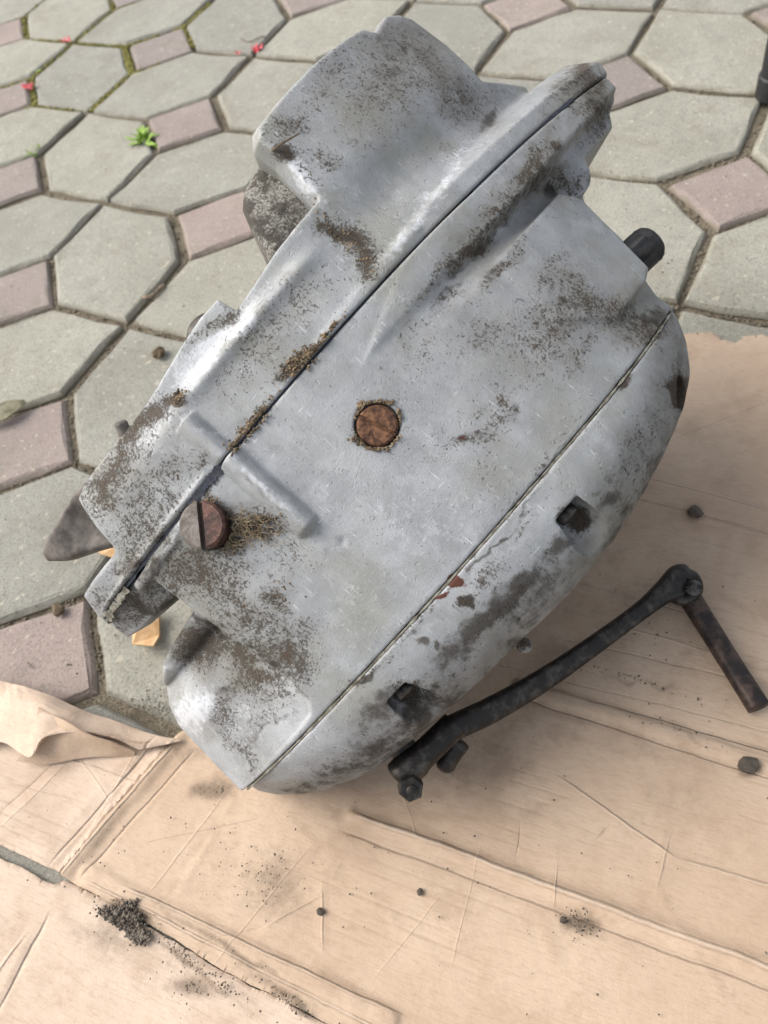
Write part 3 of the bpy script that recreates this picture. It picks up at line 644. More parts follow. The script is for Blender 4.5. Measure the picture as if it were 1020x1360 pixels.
# a soft crease and bump of the cover shoulder
def shoulder(px, py, off): return loc(px, py, off, body)
screws = []
for px, py, off in ((766, 690, .0062), (902, 526, .0085), (545, 928, .0062)):
    sa, sx, sn = hit(px, py, [(G, D)])
    sn -= off
    D = smax(D, -np.maximum(G.cyl_a(sx, sn, .0112), sa-.0085-G.a), .0012)
    screws.append((sa, sx, sn))
q = loc(696, 857, .075, body)
D = smin(D, np.sqrt((G.a-q[0])**2+(G.x-q[1])**2+(G.n-q[2])**2)-.0048, .002)
D = smax(D, aB+.0008-G.a, .0012)
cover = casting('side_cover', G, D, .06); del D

# ------------------------------------------------------------------ simple turned and swept pieces (engine frame or world)
def frame(o, z):
    z = np.array(z, float); z /= np.linalg.norm(z); t = np.array([0, 0, 1.]) if abs(z[2]) < .9 else np.array([1., 0, 0])
    x = np.cross(t, z); x /= np.linalg.norm(x); y = np.cross(z, x)
    return Matrix(((x[0], y[0], z[0], o[0]), (x[1], y[1], z[1], o[1]), (x[2], y[2], z[2], o[2]), (0, 0, 0, 1)))
def lathe(name, prof, seg=40, jit=0, seed=0, hexa=False):
    r_ = np.random.RandomState(seed); v = []; f = []
    for r, z in prof:
        for i in range(seg):
            t = 2*math.pi*i/seg; rr = r*(1+jit*r_.randn())
            v.append((rr*math.cos(t), rr*math.sin(t), z+jit*r*r_.randn()*.5))
    for k in range(len(prof)-1):
        for i in range(seg):
            j = (i+1) % seg; f.append((k*seg+i, k*seg+j, (k+1)*seg+j, (k+1)*seg+i))
    f.append(tuple(reversed(range(seg)))); f.append(tuple(range((len(prof)-1)*seg, len(prof)*seg)))
    return pydata(name, v, f)
def box_me(name, c, s, rot=0, bev=.0):
    bm = bmesh.new(); bmesh.ops.create_cube(bm, size=1)
    for v in bm.verts: v.co = Vector((v.co.x*s[0], v.co.y*s[1], v.co.z*s[2]))
    if bev: bmesh.ops.bevel(bm, geom=bm.edges[:], offset=bev, segments=2, affect='EDGES')
    bmesh.ops.rotate(bm, verts=bm.verts, cent=(0, 0, 0), matrix=Matrix.Rotation(rot, 3, 'Z'))
    bmesh.ops.translate(bm, verts=bm.verts, vec=Vector(c))
    me = bpy.data.meshes.new(name); bm.to_mesh(me); bm.free(); return me
def fw(p): return np.array(O_w)+A_w*p[0]+X_w*p[1]+N_w*p[2]
def axis(v): return A_w*v[0]+X_w*v[1]+N_w*v[2]
def slotted(name, r, hgt, slot_w, slot_d, mat, mw, ang, dome=0.0, seed=0, label=None):
    # a head whose slot is really cut: two half-discs standing on a full disc
    bm = bmesh.new(); seg = 40
    def ring(z, rr): return [bm.verts.new((rr*math.cos(2*math.pi*i/seg), rr*math.sin(2*math.pi*i/seg), z)) for i in range(seg)]
    lo = ring(-hgt, r); mid = ring(-slot_d, r)
    for i in range(seg): bm.faces.new((lo[i], lo[(i+1) % seg], mid[(i+1) % seg], mid[i]))
    bm.faces.new(lo[::-1]); bm.faces.new(mid)
    for sgn in (1, -1):
        n_ = 26; t0 = math.asin(slot_w/2/r); pts = []
        for i in range(n_+1):
            t = t0+(math.pi-2*t0)*i/n_; pts.append((r*math.cos(t), sgn*r*math.sin(t)))
        b = [bm.verts.new((x, y, -slot_d-.0001)) for x, y in pts]
        m_ = [bm.verts.new((x, y, -.0012)) for x, y in pts]
        t_ = [bm.verts.new((x*.9, y*.9 if abs(y) > slot_w else y, dome*(1-0))) for x, y in pts]
        cen = bm.verts.new((0, sgn*slot_w/2, dome*1.5))
        fs = []
        for i in range(n_):
            fs.append((b[i], b[i+1], m_[i+1], m_[i])); fs.append((m_[i], m_[i+1], t_[i+1], t_[i])); fs.append((t_[i], t_[i+1], cen))
        fs.append((b[-1], b[0], m_[0], m_[-1])); fs.append((m_[-1], m_[0], t_[0], cen, t_[-1]))
        for q in fs: bm.faces.new(q if sgn > 0 else q[::-1])
    bmesh.ops.rotate(bm, verts=bm.verts, cent=(0, 0, 0), matrix=Matrix.Rotation(ang, 3, 'Z'))
    bmesh.ops.recalc_face_normals(bm, faces=bm.faces)
    me = bpy.data.meshes.new(name); bm.to_mesh(me); bm.free()
    o = part(name, me, mat, engine, mw)
    if label: o['label'] = label
    return o
def frame_px(o, z, xdir):
    z = np.array(z, float); z /= np.linalg.norm(z); x = np.array(xdir, float); x -= z*(x@z); x /= np.linalg.norm(x); y = np.cross(z, x)
    return Matrix(((x[0], y[0], z[0], o[0]), (x[1], y[1], z[1], o[1]), (x[2], y[2], z[2], o[2]), (0, 0, 0, 1)))
# plug in the middle of the face: slot runs lower-left to upper-right across the picture
slotted('slotted_plug', .0106, .006, .0020, .0016, M_rust, frame_px(fw((qp[0], qp[1], qp[2]+.0012)), axis((0, 0, 1)), R_*.9+D_*.45), 0, .0000, label='round rusty slotted screw plug caked with dirt')
slotted('slotted_bolt', .0126, .014, .0030, .0042, M_rust_reflect, frame_px(fw((qb[0]-.002, qb[1], qb[2]+.0085)), axis((-.16, -.10, 1)), D_*1.0+R_*.12), 0, .0, label='large slotted bolt head, rusty brown with a painted grey reflection on one half')
# screws sunk in the cover
for k, (sa, sx, sn) in enumerate(screws):
    sc = lathe('cover_screw', [(.0062, -.004), (.0062, 0), (.0055, .0012), (.001, .0016)], 24)
    o = part('cover_screw', sc, M_hole, engine, frame(fw((sa-.0025, sx, sn-.003)), axis((1, 0, .35))), True)
# rubber plug
me = lathe('rubber_plug', [(.0118, -.03), (.0118, .003)]+[(.0118-.0004*(i % 2), .003+.0009*i) for i in range(6)]+[(.0112, .0088), (.0098, .0105), (.005, .0115)], 48, .008, 2)
part('rubber_plug', me, M_rubber, engine, frame(fw((qk[0]-.001, qk[1]-.004, qk[2]+.002)), axis((.10, 1, -.05))), True)
# stub of a stud behind the left edge, and a chip of metal near the rib
q = loc(162, 562, .010, body); part('stud', lathe('stud', [(.0036, -.02), (.0036, -.001), (.003, .0)], 18, .02), M_web, engine, frame(fw((q[0]-.001, q[1], q[2])), axis((-.7, .5, .4))), True)
q = loc(262, 437, .012, body); part('casting_rim', lathe('casting_rim', [(.014, -.02), (.014, .0), (.013, .001)], 30), M_black, engine, frame(fw((q[0]+.008, q[1]+.002, q[2]-.004)), axis((0, 0, 1))), True)
# joint sealant and paper gasket strips following the case outline
def strip(name, a, xs, hf, w, up, mat, dep=.02, jit=.0, seed=0):
    r_ = np.random.RandomState(seed); v = []; f = []
    for i, x in enumerate(xs):
        nn = hf(x)+up+jit*r_.randn(); ww = w*(1+.35*r_.randn()*(jit > 0)); ww = max(ww, w*.3)
        v += [(a-ww/2, x, nn-dep), (a-ww/2, x, nn), (a+ww/2, x, nn), (a+ww/2, x, nn-dep)]
    m = len(xs)
    for i in range(m-1):
        for k in range(3): f.append((4*i+k, 4*i+k+1, 4*i+5+k, 4*i+4+k))
        f.append((4*i+3, 4*i, 4*i+4, 4*i+7))
    f.append((3, 2, 1, 0)); f.append((4*m-4, 4*m-3, 4*m-2, 4*m-1))
    return part(name, pydata(name, v, f), mat)
xs = np.linspace(loc(300, 612)[1], .262, 120)
strip('joint_sealant', aA, xs, lambda x: base(x) if x > .16 else body(x), .0016, -.0014, M_gasket, .012, .0002, 1)
xs = np.linspace(loc(252, 672, 0, body)[1], loc(306, 606)[1], 30)
strip('joint_sealant', aA+.0006, xs, body, .0040, .0010, M_gasket, .01, .00015, 2)
xs = np.linspace(loc(134, 818, 0, body)[1], loc(252, 672, 0, body)[1], 40)
strip('joint_sealant', aA+.0004, xs, body, .0015, -.0002, M_gasket, .01, .0001, 3)
xs = np.linspace(loc(133, 819, 0, body)[1], loc(165, 778, 0, body)[1], 22)
strip('peeling_sealant', aA+.0012, xs, body, .0042, .0003, M_gasket2, .008, .0004, 8)
xs = np.linspace(-.178, .202, 110)
strip('paper_gasket', aB+.0001, xs, body, .0011, -.0002, M_gasket2, .008, .0001, 4)

# ------------------------------------------------------------------ kick-start lever
def sweep(name, pts, secs, up, seg=20, mat=None, power=2.6):
    """pts world points; secs (half width, half thickness); superellipse section"""
    pts = [np.array(p, float) for p in pts]; v = []; f = []; n = len(pts)
    for i, p in enumerate(pts):
        t = pts[min(i+1, n-1)]-pts[max(i-1, 0)]; t /= np.linalg.norm(t)
        w = np.cross(t, up); w /= np.linalg.norm(w); u = np.cross(w, t)
        for k in range(seg):
            th = 2*math.pi*k/seg; c, s = math.cos(th), math.sin(th)
            v.append(p+w*secs[i][0]*np.sign(c)*abs(c)**(2/power)+u*secs[i][1]*np.sign(s)*abs(s)**(2/power))
    for i in range(n-1):
        for k in range(seg):
            j = (k+1) % seg; f.append((i*seg+k, i*seg+j, (i+1)*seg+j, (i+1)*seg+k))
    f.append(tuple(reversed(range(seg)))); f.append(tuple(range((n-1)*seg, n*seg)))
    me = pydata(name, v, f)
    bm = bmesh.new(); bm.from_mesh(me); bmesh.ops.recalc_face_normals(bm, faces=bm.faces); bm.to_mesh(me); bm.free()
    return me
def catmull(P_, k=6):
    P_ = [np.array(p, float) for p in P_]; out = []
    for i in range(len(P_)-1):
        p0 = P_[max(i-1, 0)]; p1 = P_[i]; p2 = P_[i+1]; p3 = P_[min(i+2, len(P_)-1)]
        for j in range(k):
            t = j/k; out.append(.5*((2*p1)+(-p0+p2)*t+(2*p0-5*p1+4*p2-p3)*t*t+(-p0+3*p1-3*p2+p3)*t**3))
    out.append(P_[-1]); return out
I4 = Matrix()
ctrl = [(552, 1016, .488, .0085, .008), (575, 992, .490, .0085, .008), (600, 968, .495, .0086, .008), (650, 944, .505, .0088, .0070), (720, 904, .522, .0080, .0062), (790, 856, .538, .0070, .0058), (850, 812, .552, .0068, .0056), (880, 788, .559, .0088, .0062), (903, 772, .564, .0120, .0072), (912, 768, .566, .0105, .0068)]
ctrl = [(c[0], c[1], c[2], c[3]*(.86 if c[0] < 895 else .95), c[4]*.9) for c in ctrl]
pp = catmull([list(at_d(c[0], c[1], c[2]))+[c[3], c[4]] for c in ctrl], 6)
kick = part('kick_lever', sweep('kick_lever', [p[:3] for p in pp], [(p[3], p[4]) for p in pp], -F_, power=3.4), M_black, engine, I4, True)
kick['label'] = 'long blackened steel kick lever lying on the cardboard'
def sub(name, me, mat, mw=I4, smooth=True):
    o = link(name, me, mat, None, None, smooth); o.parent = kick
    o.matrix_basis = (engine.matrix_world @ kick.matrix_basis).inverted() @ mw; return o
# clamp ears + shaft + bolt at the splined end, round eye and folding pedal at the other
sub('clamp_ear', sweep('clamp_ear', catmull([at_d(604, 962, .49), at_d(575, 990, .487), at_d(540, 1022, .485), at_d(527, 1036, .484)], 5), [(.0080, .0095)]*8+[(.0096, .0100)]*5+[(.0094, .009), (.0078, .008), (.0050, .005)], -F_), M_black)
sub('clamp_ear', sweep('clamp_ear', catmull([at_d(612, 985, .496), at_d(596, 1008, .497), at_d(588, 1024, .498)], 4), [(.0058, .006)]*5+[(.0060, .006), (.0058, .0055), (.0048, .004), (.002, .002)], -F_), M_black)
sub('clamp_bolt', lathe('clamp_bolt', [(.0075, -.022), (.0075, 0), (.0068, .001)], 6), M_black, frame(at_d(546, 1048, .470), at_d(549, 1056, .45)-at_d(546, 1043, .474)), False)
sub('clamp_bolt', lathe('clamp_bolt', [(.0035, -.02), (.0035, .0012), (.0030, .0018)], 20), M_black, frame(at_d(547, 1050, .4695), at_d(549, 1056, .45)-at_d(546, 1043, .474)), True)
sub('kick_shaft', lathe('kick_shaft', [(.0080, -.035), (.0080, .002), (.0070, .003)], 28), M_black, frame(at_d(555, 1012, .492), axis((1, 0, 0))))
sub('lever_eye', lathe('lever_eye', [(.010, -.0115), (.0125, -.010), (.0132, -.005), (.0132, .004), (.0124, .0072), (.0105, .0082), (.0062, .0084), (.0055, .0060)], 32, .006, 4), M_black, frame(at_d(907, 779, .566), at_z(905, 772, .05)-at_z(907, 779, .0)))
sub('lever_eye', lathe('lever_eye', [(.0055, -.005), (.0055, .0022), (.0048, .003)], 24), M_hole, frame(at_d(921, 781, .556), at_z(905, 772, .05)-at_z(907, 779, .0)))
ped = catmull([list(at_z(915, 792, .016))+[.0070], list(at_z(940, 832, .015))+[.0066], list(at_z(975, 888, .014))+[.0064], list(at_z(1008, 940, .0125))+[.0066]], 6)
sub('pedal', sweep('pedal', [p[:3] for p in ped], [(p[3]*1.05, p[3]*.9) for p in ped], np.array([0, 0, 1.]), power=3.2), M_pedal)

# ------------------------------------------------------------------ CARDBOARD
def inside(poly, x, y): return polysd(poly, x.astype(np.float32), y.astype(np.float32))
BD = [(760, 700, 60, 20, 20, .0)]
def seg_d(p, a, b):
    e = b-a; t = np.clip(((p-a)@e)/(e@e), 0, 1); q = p-(a+t[:, None]*e); s = np.sign((p-a)[:, 0]*e[1]-(p-a)[:, 1]*e[0])
    return np.sqrt((q*q).sum(1)), s, t
CREASES = [ # px from, px to, half width m, height m (negative: pressed in)
 ((120, 1163), (520, 1355), .0055, .0026, 5), ((470, 1085), (1060, 1300), .0034, .0034, 2), ((455, 1105), (1060, 1325), .003, -.0012), ((690, 915), (1060, 1032), .0042, .0030, 6), ((690, 930), (1060, 1052), .002, -.0018), ((700, 905), (1060, 1010), .002, -.0018),
 ((720, 840), (1060, 930), .002, -.0012), ((700, 790), (1060, 905), .003, .0012), ((820, 630), (1060, 700), .004, .0013), ((810, 655), (1060, 725), .002, -.0012), ((830, 610), (1060, 600), .002, .0008),
 ((240, 985), (85, 1168), .0050, .0030, 3), ((215, 985), (75, 1160), .0025, -.0025), ((195, 990), (130, 1100), .002, .0026), ((180, 1000), (60, 1140), .003, .0012), ((262, 1000), (110, 1170), .003, -.0016), ((255, 1010), (150, 1130), .0018, .0016),
 ((120, 990), (10, 1100), .003, .0016), ((95, 1000), (0, 1090), .002, -.0014), ((310, 1070), (240, 1190), .002, .0012), ((360, 1080), (200, 1120), .002, .0012), ((250, 1150), (300, 1090), .0018, -.0012), ((430, 1180), (430, 1260), .002, .0014), ((425, 1190), (360, 1230), .002, .0012), ((360, 1230), (280, 1250), .002, -.0012),
 ((120, 1010), (150, 1060), .002, .0018), ((60, 1000), (200, 1050), .002, .0018), ((20, 1040), (110, 1060), .002, -.0014), ((880, 1110), (870, 1180), .002, .0014), ((740, 1040), (890, 1140), .003, .0012), ((890, 1140), (1060, 1200), .003, .0012), ((500, 1200), (600, 1300), .003, .0008), ((590, 1190), (510, 1290), .002, .0006),
 ((480, 1100), (300, 1300), .0025, .0008), ((740, 1120), (730, 1200), .0018, .0010), ((690, 1095), (685, 1140), .0012, -.0012), ((810, 1100), (790, 1120), .001, -.0014), ((620, 1030), (560, 1130), .002, .0007), ((840, 560), (1060, 520), .003, .0007), ((40, 1250), (0, 1330), .003, .0018), ((75, 1215), (0, 1345), .002, -.0016), ((300, 1310), (450, 1330), .003, .0012), ((880, 1200), (960, 1330), .002, .0008),
]
CR = [(at_z(*c[0])[:2], at_z(*c[1])[:2], c[2], c[3], c[4] if len(c) > 4 else 1.25) for c in CREASES]
BDIRT_SHADE = [(700, 960, 200, 70, -25, .28), (860, 800, 160, 120, 20, .2), (400, 1200, 160, 90, 10, .2), (250, 1000, 30, 16, 0, .5), (120, 1110, 60, 16, -50, .35), (560, 1110, 300, 12, 20, .3), (900, 620, 160, 30, 15, .2), (165, 1215, 46, 16, 20, .8), (260, 1290, 110, 5, 38, .8), (380, 1330, 50, 8, 33, .9), (300, 1260, 120, 7, 33, .8), (250, 1310, 40, 16, 10, .8), (370, 1170, 50, 60, 30, .55), (285, 1050, 34, 16, -20, .9), (430, 1150, 60, 40, 0, .35), (768, 1228, 22, 16, 20, .9), (900, 975, 60, 3, 18, .5), (850, 905, 60, 3, 18, .6), (640, 1010, 120, 50, -20, .42), (560, 1060, 60, 20, 0, .4), (740, 880, 90, 40, -30, .45), (920, 683, 16, 12, 0, .6), (993, 1020, 14, 10, 0, 1.0), (300, 1020, 60, 20, 40, .3), (150, 1250, 90, 30, 20, .45), (700, 1080, 70, 20, 20, .3), (900, 1060, 70, 30, 20, .25), (800, 960, 120, 30, 20, .3), (220, 985, 30, 10, 0, .7), (60, 950, 60, 20, 0, .2)]  # dirt on the board, plus shadow beside the engine painted in as film
def sheet(name, poly_px, mat, zc, thick=.0032, lift=None, res=.0016, seed=0, parent=None, ragged=.0015, flat_creases=1.0):
    poly = [at_z(*q)[:2] for q in poly_px]; P_ = np.array(poly)
    x = np.arange(P_[:, 0].min()-.01, P_[:, 0].max()+.01, res); y = np.arange(P_[:, 1].min()-.01, P_[:, 1].max()+.01, res)
    Xg, Yg = np.meshgrid(x, y, indexing='ij')
    sdv = inside(poly, Xg, Yg)+ragged*2*(fbm(Xg, Yg, 60, 40+seed)-.5)
    p = np.stack([Xg.ravel(), Yg.ravel()], 1)
    z = np.zeros(len(p))
    for a, b, w, hh, pw in CR:
        d, s, t = seg_d(p, a, b); wob = 1+.5*(fbm(p[:, 0], p[:, 1], 50, 60)-.5)
        z += (.9 if pw > 1.9 else .35)*flat_creases*hh*np.exp(-(d/(w*wob)*.9)**pw)*(.6+.8*fbm(p[:, 0], p[:, 1], 45, 80))
    # fine crumples
    n1 = fbm(p[:, 0], p[:, 1], 9, 90+seed); n2 = np.abs(fbm(p[:, 0], p[:, 1], 26, 95+seed, 3)-.5)
    z += .0010*(n1-.5)
    if lift is not None: z += lift(p)
    z = z.reshape(Xg.shape)
    keep = sdv < 0; cell = keep[:-1, :-1] & keep[1:, :-1] & keep[1:, 1:] & keep[:-1, 1:]
    # pull border vertices onto the outline for a clean torn edge
    gx, gy = np.gradient(sdv, res); gl = np.sqrt(gx**2+gy**2)+1e-9
    near = (sdv > -res*1.6) & keep; Xa = Xg+np.where(near, -sdv*gx/gl, 0); Ya = Yg+np.where(near, -sdv*gy/gl, 0)
    used = np.zeros_like(keep); used[:-1, :-1] |= cell; used[1:, :-1] |= cell; used[1:, 1:] |= cell; used[:-1, 1:] |= cell
    idx = np.full(keep.shape, -1); idx[used] = np.arange(used.sum()); nV = int(used.sum())
    zt = zc+z; top = np.stack([Xa[used], Ya[used], zt[used]], 1); bot = top-np.array([0, 0, thick])
    I, J_ = np.nonzero(cell); q = np.stack([idx[I, J_], idx[I+1, J_], idx[I+1, J_+1], idx[I, J_+1]], 1)
    # side walls
    e = {}
    ed = np.concatenate([q[:, [0, 1]], q[:, [1, 2]], q[:, [2, 3]], q[:, [3, 0]]]); key = ed[:, 0].astype(np.int64)*nV+ed[:, 1]; rev = ed[:, 1].astype(np.int64)*nV+ed[:, 0]
    bd = ed[~np.isin(key, rev)]; side = np.stack([bd[:, 1], bd[:, 0], bd[:, 0]+nV, bd[:, 1]+nV], 1)
    me = np_mesh(name, np.concatenate([top, bot]), np.concatenate([q, (q[:, ::-1]+nV), side]))
    V = np.concatenate([top, bot]); qv = V-CAM; dz = qv@F_; px = 510+F*(qv@R_)/dz; py = 680+F*(qv@D_)/dz
    s = np.zeros(len(V)); wx = (fbm(px/1000, py/1000, 25, 3)-.5)*50; wy = (fbm(px/1000, py/1000, 25, 33)-.5)*50
    for cx, cy, rx, ry, an, am in BDIRT_SHADE:
        c, t = math.cos(math.radians(an)), math.sin(math.radians(an)); u = ((px+wx*.6-cx)*c+(py+wy*.6-cy)*t)/rx; v = (-(px+wx*.6-cx)*t+(py+wy*.6-cy)*c)/ry
        s = np.maximum(s, am*np.exp(-(u*u+v*v)*.9))
    at = me.attributes.new('dirt', 'FLOAT', 'POINT'); at.data.foreach_set('value', s.astype(np.float32))
    return link(name, me, mat, parent)
box = empty('cardboard_box', (*at_z(600, 1150)[:2], 0))
tag(box, 'flattened brown corrugated cardboard box with torn flaps lying under the engine', 'cardboard')
def cparent(o):
    o.parent = box; o.matrix_basis = box.matrix_world.inverted(); return o
cparent(sheet('main_panel', [(1150, 470), (1030, 456), (1012, 449), (990, 452), (975, 460), (960, 456), (944, 446), (925, 447), (860, 455), (600, 560), (330, 900), (242, 978), (160, 1072), (86, 1164), (190, 1222), (300, 1290), (420, 1352), (640, 1480), (1150, 1560)], M_board, .0046, seed=1))
cparent(sheet('bottom_flap', [(-90, 1096), (0, 1139), (76, 1176), (90, 1170), (160, 1208), (290, 1287), (420, 1352), (640, 1480), (500, 1640), (-200, 1560)], M_board_lit, .0040, seed=2))
def liftL(p):
    a = at_z(0, 915)[:2]; b = at_z(235, 985)[:2]; d, s, t = seg_d(p, a, b)
    return .010*np.exp(-d/.012)*np.clip(1-np.abs(t-.35)*1.2, 0, 1)
cparent(sheet('side_flap', [(-120, 900), (-20, 912), (40, 930), (90, 958), (130, 978), (190, 990), (238, 984), (160, 1070), (84, 1162), (40, 1142), (0, 1124), (-150, 1050)], M_board_lit, .0042, seed=3, lift=liftL))
# torn strip curling up along the side flap
def curl(name, rows, mat, seed=0):
    """rows of (px,py,height) lines; a paper sheet through them, thin but solid"""
    r_ = np.random.RandomState(seed); R0 = [catmull([list(at_z(x, y, z)) for x, y, z in row], 7) for row in rows]
    n = min(map(len, R0)); cols = [catmull([R0[k][i] for k in range(len(R0))], 5) for i in range(n)]
    Pn = np.array(cols); Pn[..., 2] += .005*(fbm(Pn[..., 0], Pn[..., 1], 45, seed, 2)-.5)-.006*np.abs(fbm(Pn[..., 0], Pn[..., 1], 30, seed+5, 2)-.5)
    n, m = Pn.shape[:2]; V = Pn.reshape(-1, 3); f = []
    for i in range(n-1):
        for j in range(m-1): f.append((i*m+j, (i+1)*m+j, (i+1)*m+j+1, i*m+j+1))
    me = pydata(name, V, f); o = link(name, me, mat, smooth=False); md = o.modifiers.new('thick', 'SOLIDIFY'); md.thickness = .0011
    return o
cparent(curl('torn_flap', [[(-40, 905, .006), (0, 905, .010), (60, 922, .020), (110, 945, .016), (150, 958, .012), (200, 976, .008), (238, 984, .007)],
  [(-45, 960, .012), (0, 940, .018), (45, 940, .030), (66, 950, .030), (110, 962, .022), (175, 985, .014), (236, 986, .009)],
  [(-50, 1000, .008), (0, 985, .014), (28, 1000, .018), (44, 1005, .022), (60, 978, .030), (130, 972, .024), (184, 994, .010)]], M_board_lit, 3))
cparent(curl('torn_flap', [[(52, 940, .030), (85, 955, .032), (120, 975, .027), (150, 985, .02), (178, 996, .012)], [(45, 975, .022), (80, 985, .020), (118, 990, .016), (150, 996, .012), (178, 1000, .008)], [(22, 1010, .012), (60, 1013, .009), (110, 1005, .009), (150, 1003, .007), (180, 1003, .006)]], M_board, 5))

# ------------------------------------------------------------------ SMALL THINGS
def clod_me(name, seed, sub=2, amp=.35):
    bm = bmesh.new(); bmesh.ops.create_icosphere(bm, subdivisions=sub, radius=1)
    r_ = random.Random(seed)
    for v in bm.verts: v.co *= 1+r_.uniform(-amp, amp)
    me = bpy.data.meshes.new(name); bm.to_mesh(me); bm.free(); return me
def clods(name, pts, mat, seed, sizes=(.001, .003)):
    """many crumbs in one mesh; pts are world points"""
    r_ = np.random.RandomState(seed); src = [clod_me('c', s, 1, .3) for s in range(3)]
    vs = []; fs = []; off = 0
    tmpl = [(np.array([v.co[:] for v in s.vertices]), [tuple(p.vertices) for p in s.polygons]) for s in src]
    for p in pts:
        V, Fc = tmpl[r_.randint(3)]; sc = r_.uniform(*sizes)*np.array([1, r_.uniform(.6, 1.1), r_.uniform(.5, .9)])
        th = r_.rand()*6.28; c, s = math.cos(th), math.sin(th); W = V*sc; W = np.stack([W[:, 0]*c-W[:, 1]*s, W[:, 0]*s+W[:, 1]*c, W[:, 2]], 1)+p
        vs.append(W); fs += [tuple(i+off for i in q) for q in Fc]; off += len(V)
    for s in src: bpy.data.meshes.remove(s)
    me = pydata(name, np.concatenate(vs), fs); return link(name, me, mat)
def scatter_px(cx, cy, rx, ry, an, n, z, seed, power=1.0):
    r_ = np.random.RandomState(seed); out = []; c, t = math.cos(math.radians(an)), math.sin(math.radians(an))
    for _ in range(n):
        u, v = r_.randn(2)*.5; p = at_z(cx+u*rx*c-v*ry*t, cy+u*rx*t+v*ry*c, z); out.append(p+np.array([0, 0, r_.rand()*.002]))
    return out
# heaps of oily soil on the board
pts = scatter_px(165, 1216, 36, 16, 15, 220, .006, 1)+scatter_px(158, 1212, 15, 7, 15, 260, .006, 61)+scatter_px(182, 1219, 8, 7, 15, 150, .006, 62)+scatter_px(150, 1222, 22, 4, 40, 150, .006, 63)+scatter_px(172, 1204, 12, 5, -30, 150, .006, 64)
pts = [p+np.array([0, 0, .0025*math.exp(-((i % 7)/3.))]) for i, p in enumerate(pts)]
tag(clods('soil_heap', pts, M_soil, 3, (.0002, .0012)), 'small crumbly heap of dark soil on the cardboard fold, left of the smaller one', 'soil', kind='stuff')
tag(clods('soil_heap', scatter_px(186, 1243, 13, 9, 10, 350, .006, 2), M_soil, 4, (.0003, .0013)), 'smaller dark soil crumb pile just below the big heap', 'soil', kind='stuff')
# loose crumbs all over the board
cr = []
for cx, cy, rx, ry, an, n, s in ((260, 1280, 120, 10, 35, 110, 5), (390, 1335, 50, 8, 35, 50, 6), (250, 1305, 60, 30, 15, 40, 7), (768, 1228, 24, 18, 20, 70, 8), (850, 905, 70, 4, 18, 30, 9), (640, 1150, 380, 160, 0, 60, 10), (880, 820, 140, 150, 0, 50, 11), (200, 1130, 200, 90, 0, 60, 12), (350, 1170, 60, 50, 0, 60, 13), (900, 975, 90, 10, 20, 24, 14)):
    cr += scatter_px(cx, cy, rx, ry, an, n, .0062, s)
tag(clods('dirt_crumbs', cr, M_soil, 5, (.00025, .0008)), 'fine dark dirt crumbs sprinkled over the cardboard', 'dirt', kind='stuff')
def one_clod(px, py, r, label, mat, seed, z=.0055, cat='clod', name='soil_clod'):
    me = clod_me(name, seed, 2, .22); o = link(name, me, mat); p = at_z(px, py, z); o.location = Vector(p)+Vector((0, 0, r*.5)); o.scale = (r, r*.8, r*.6); o.rotation_euler = (0, 0, seed)
    return tag(o, label, cat)
one_clod(922, 682, .0058, 'round black clod on the cardboard right of the engine cover', M_soil, 21)
one_clod(993, 1018, .0060, 'dark brown clod on the ridge near the right edge', M_soil, 22)
one_clod(558, 1185, .0022, 'tiny black crumb alone on the cardboard below the clamp bolt', M_soil, 23)
one_clod(426, 1211, .0026, 'tiny dark seed-like crumb near the middle bottom of the cardboard', M_soil, 24)
one_clod(748, 1222, .0024, 'small brown crumb beside the speckled stain on the cardboard', M_soil, 25)
one_clod(212, 472, .0075, 'brown earth clod on the grey hexagonal paver left of the engine', M_dirt, 26, .001)
one_clod(79, 812, .0062, 'pale earth clod on the rose paver at the left edge', M_dirt, 27, .001)
# dried earth caked on the engine (part of the engine)
def on_case(px, py, hf=body): q = hit(px, py); return fw(q if q is not None else loc(px, py, 0, hf))
ed = []
r_ = np.random.RandomState(5)
for cx, cy, rx, ry, an, n, up in ((398, 480, 22, 12, -40, 260, .001), (340, 560, 34, 7, -48, 260, .0012), (412, 470, 34, 5, -48, 120, .001), (312, 592, 12, 8, -40, 60, .001), (440, 437, 20, 3, -48, 40, .001), (476, 562, 4, 20, 0, 160, .001), (486, 588, 18, 5, 15, 160, .001), (522, 582, 10, 6, -30, 80, .001), (480, 545, 5, 10, 0, 80, .001), (500, 536, 20, 4, 0, 110, .001), (500, 594, 18, 4, 0, 110, .001), (529, 560, 3, 18, 0, 60, .001), (265, 672, 24, 7, -20, 130, .002), (300, 720, 16, 12, 0, 90, .001), (330, 705, 34, 10, 10, 110, .001), (372, 208, 14, 14, 0, 120, -.003), (236, 527, 12, 7, -30, 60, .002), (350, 690, 26, 8, 0, 60, .001), (372, 790, 14, 26, 0, 60, .0003), (460, 320, 60, 12, 42, 160, .0003)):
    c, t = math.cos(math.radians(an)), math.sin(math.radians(an))
    for _ in range(int(n*1.5)):
        u, v = r_.randn(2)*.5; p = on_case(cx+u*rx*c-v*ry*t, cy+u*rx*t+v*ry*c); ed.append(p+N_w*(up+r_.rand()*.0012*(up > .0005)-.0006))
ce = clods('caked_earth', np.array(ed), M_dirt, 9, (.0003, .00095)); ce['kind'] = 'stuff'; ce['label'] = 'crumbs of dry earth caked along the joint and screws'
ce.parent = engine; ce.matrix_basis = engine.matrix_world.inverted()
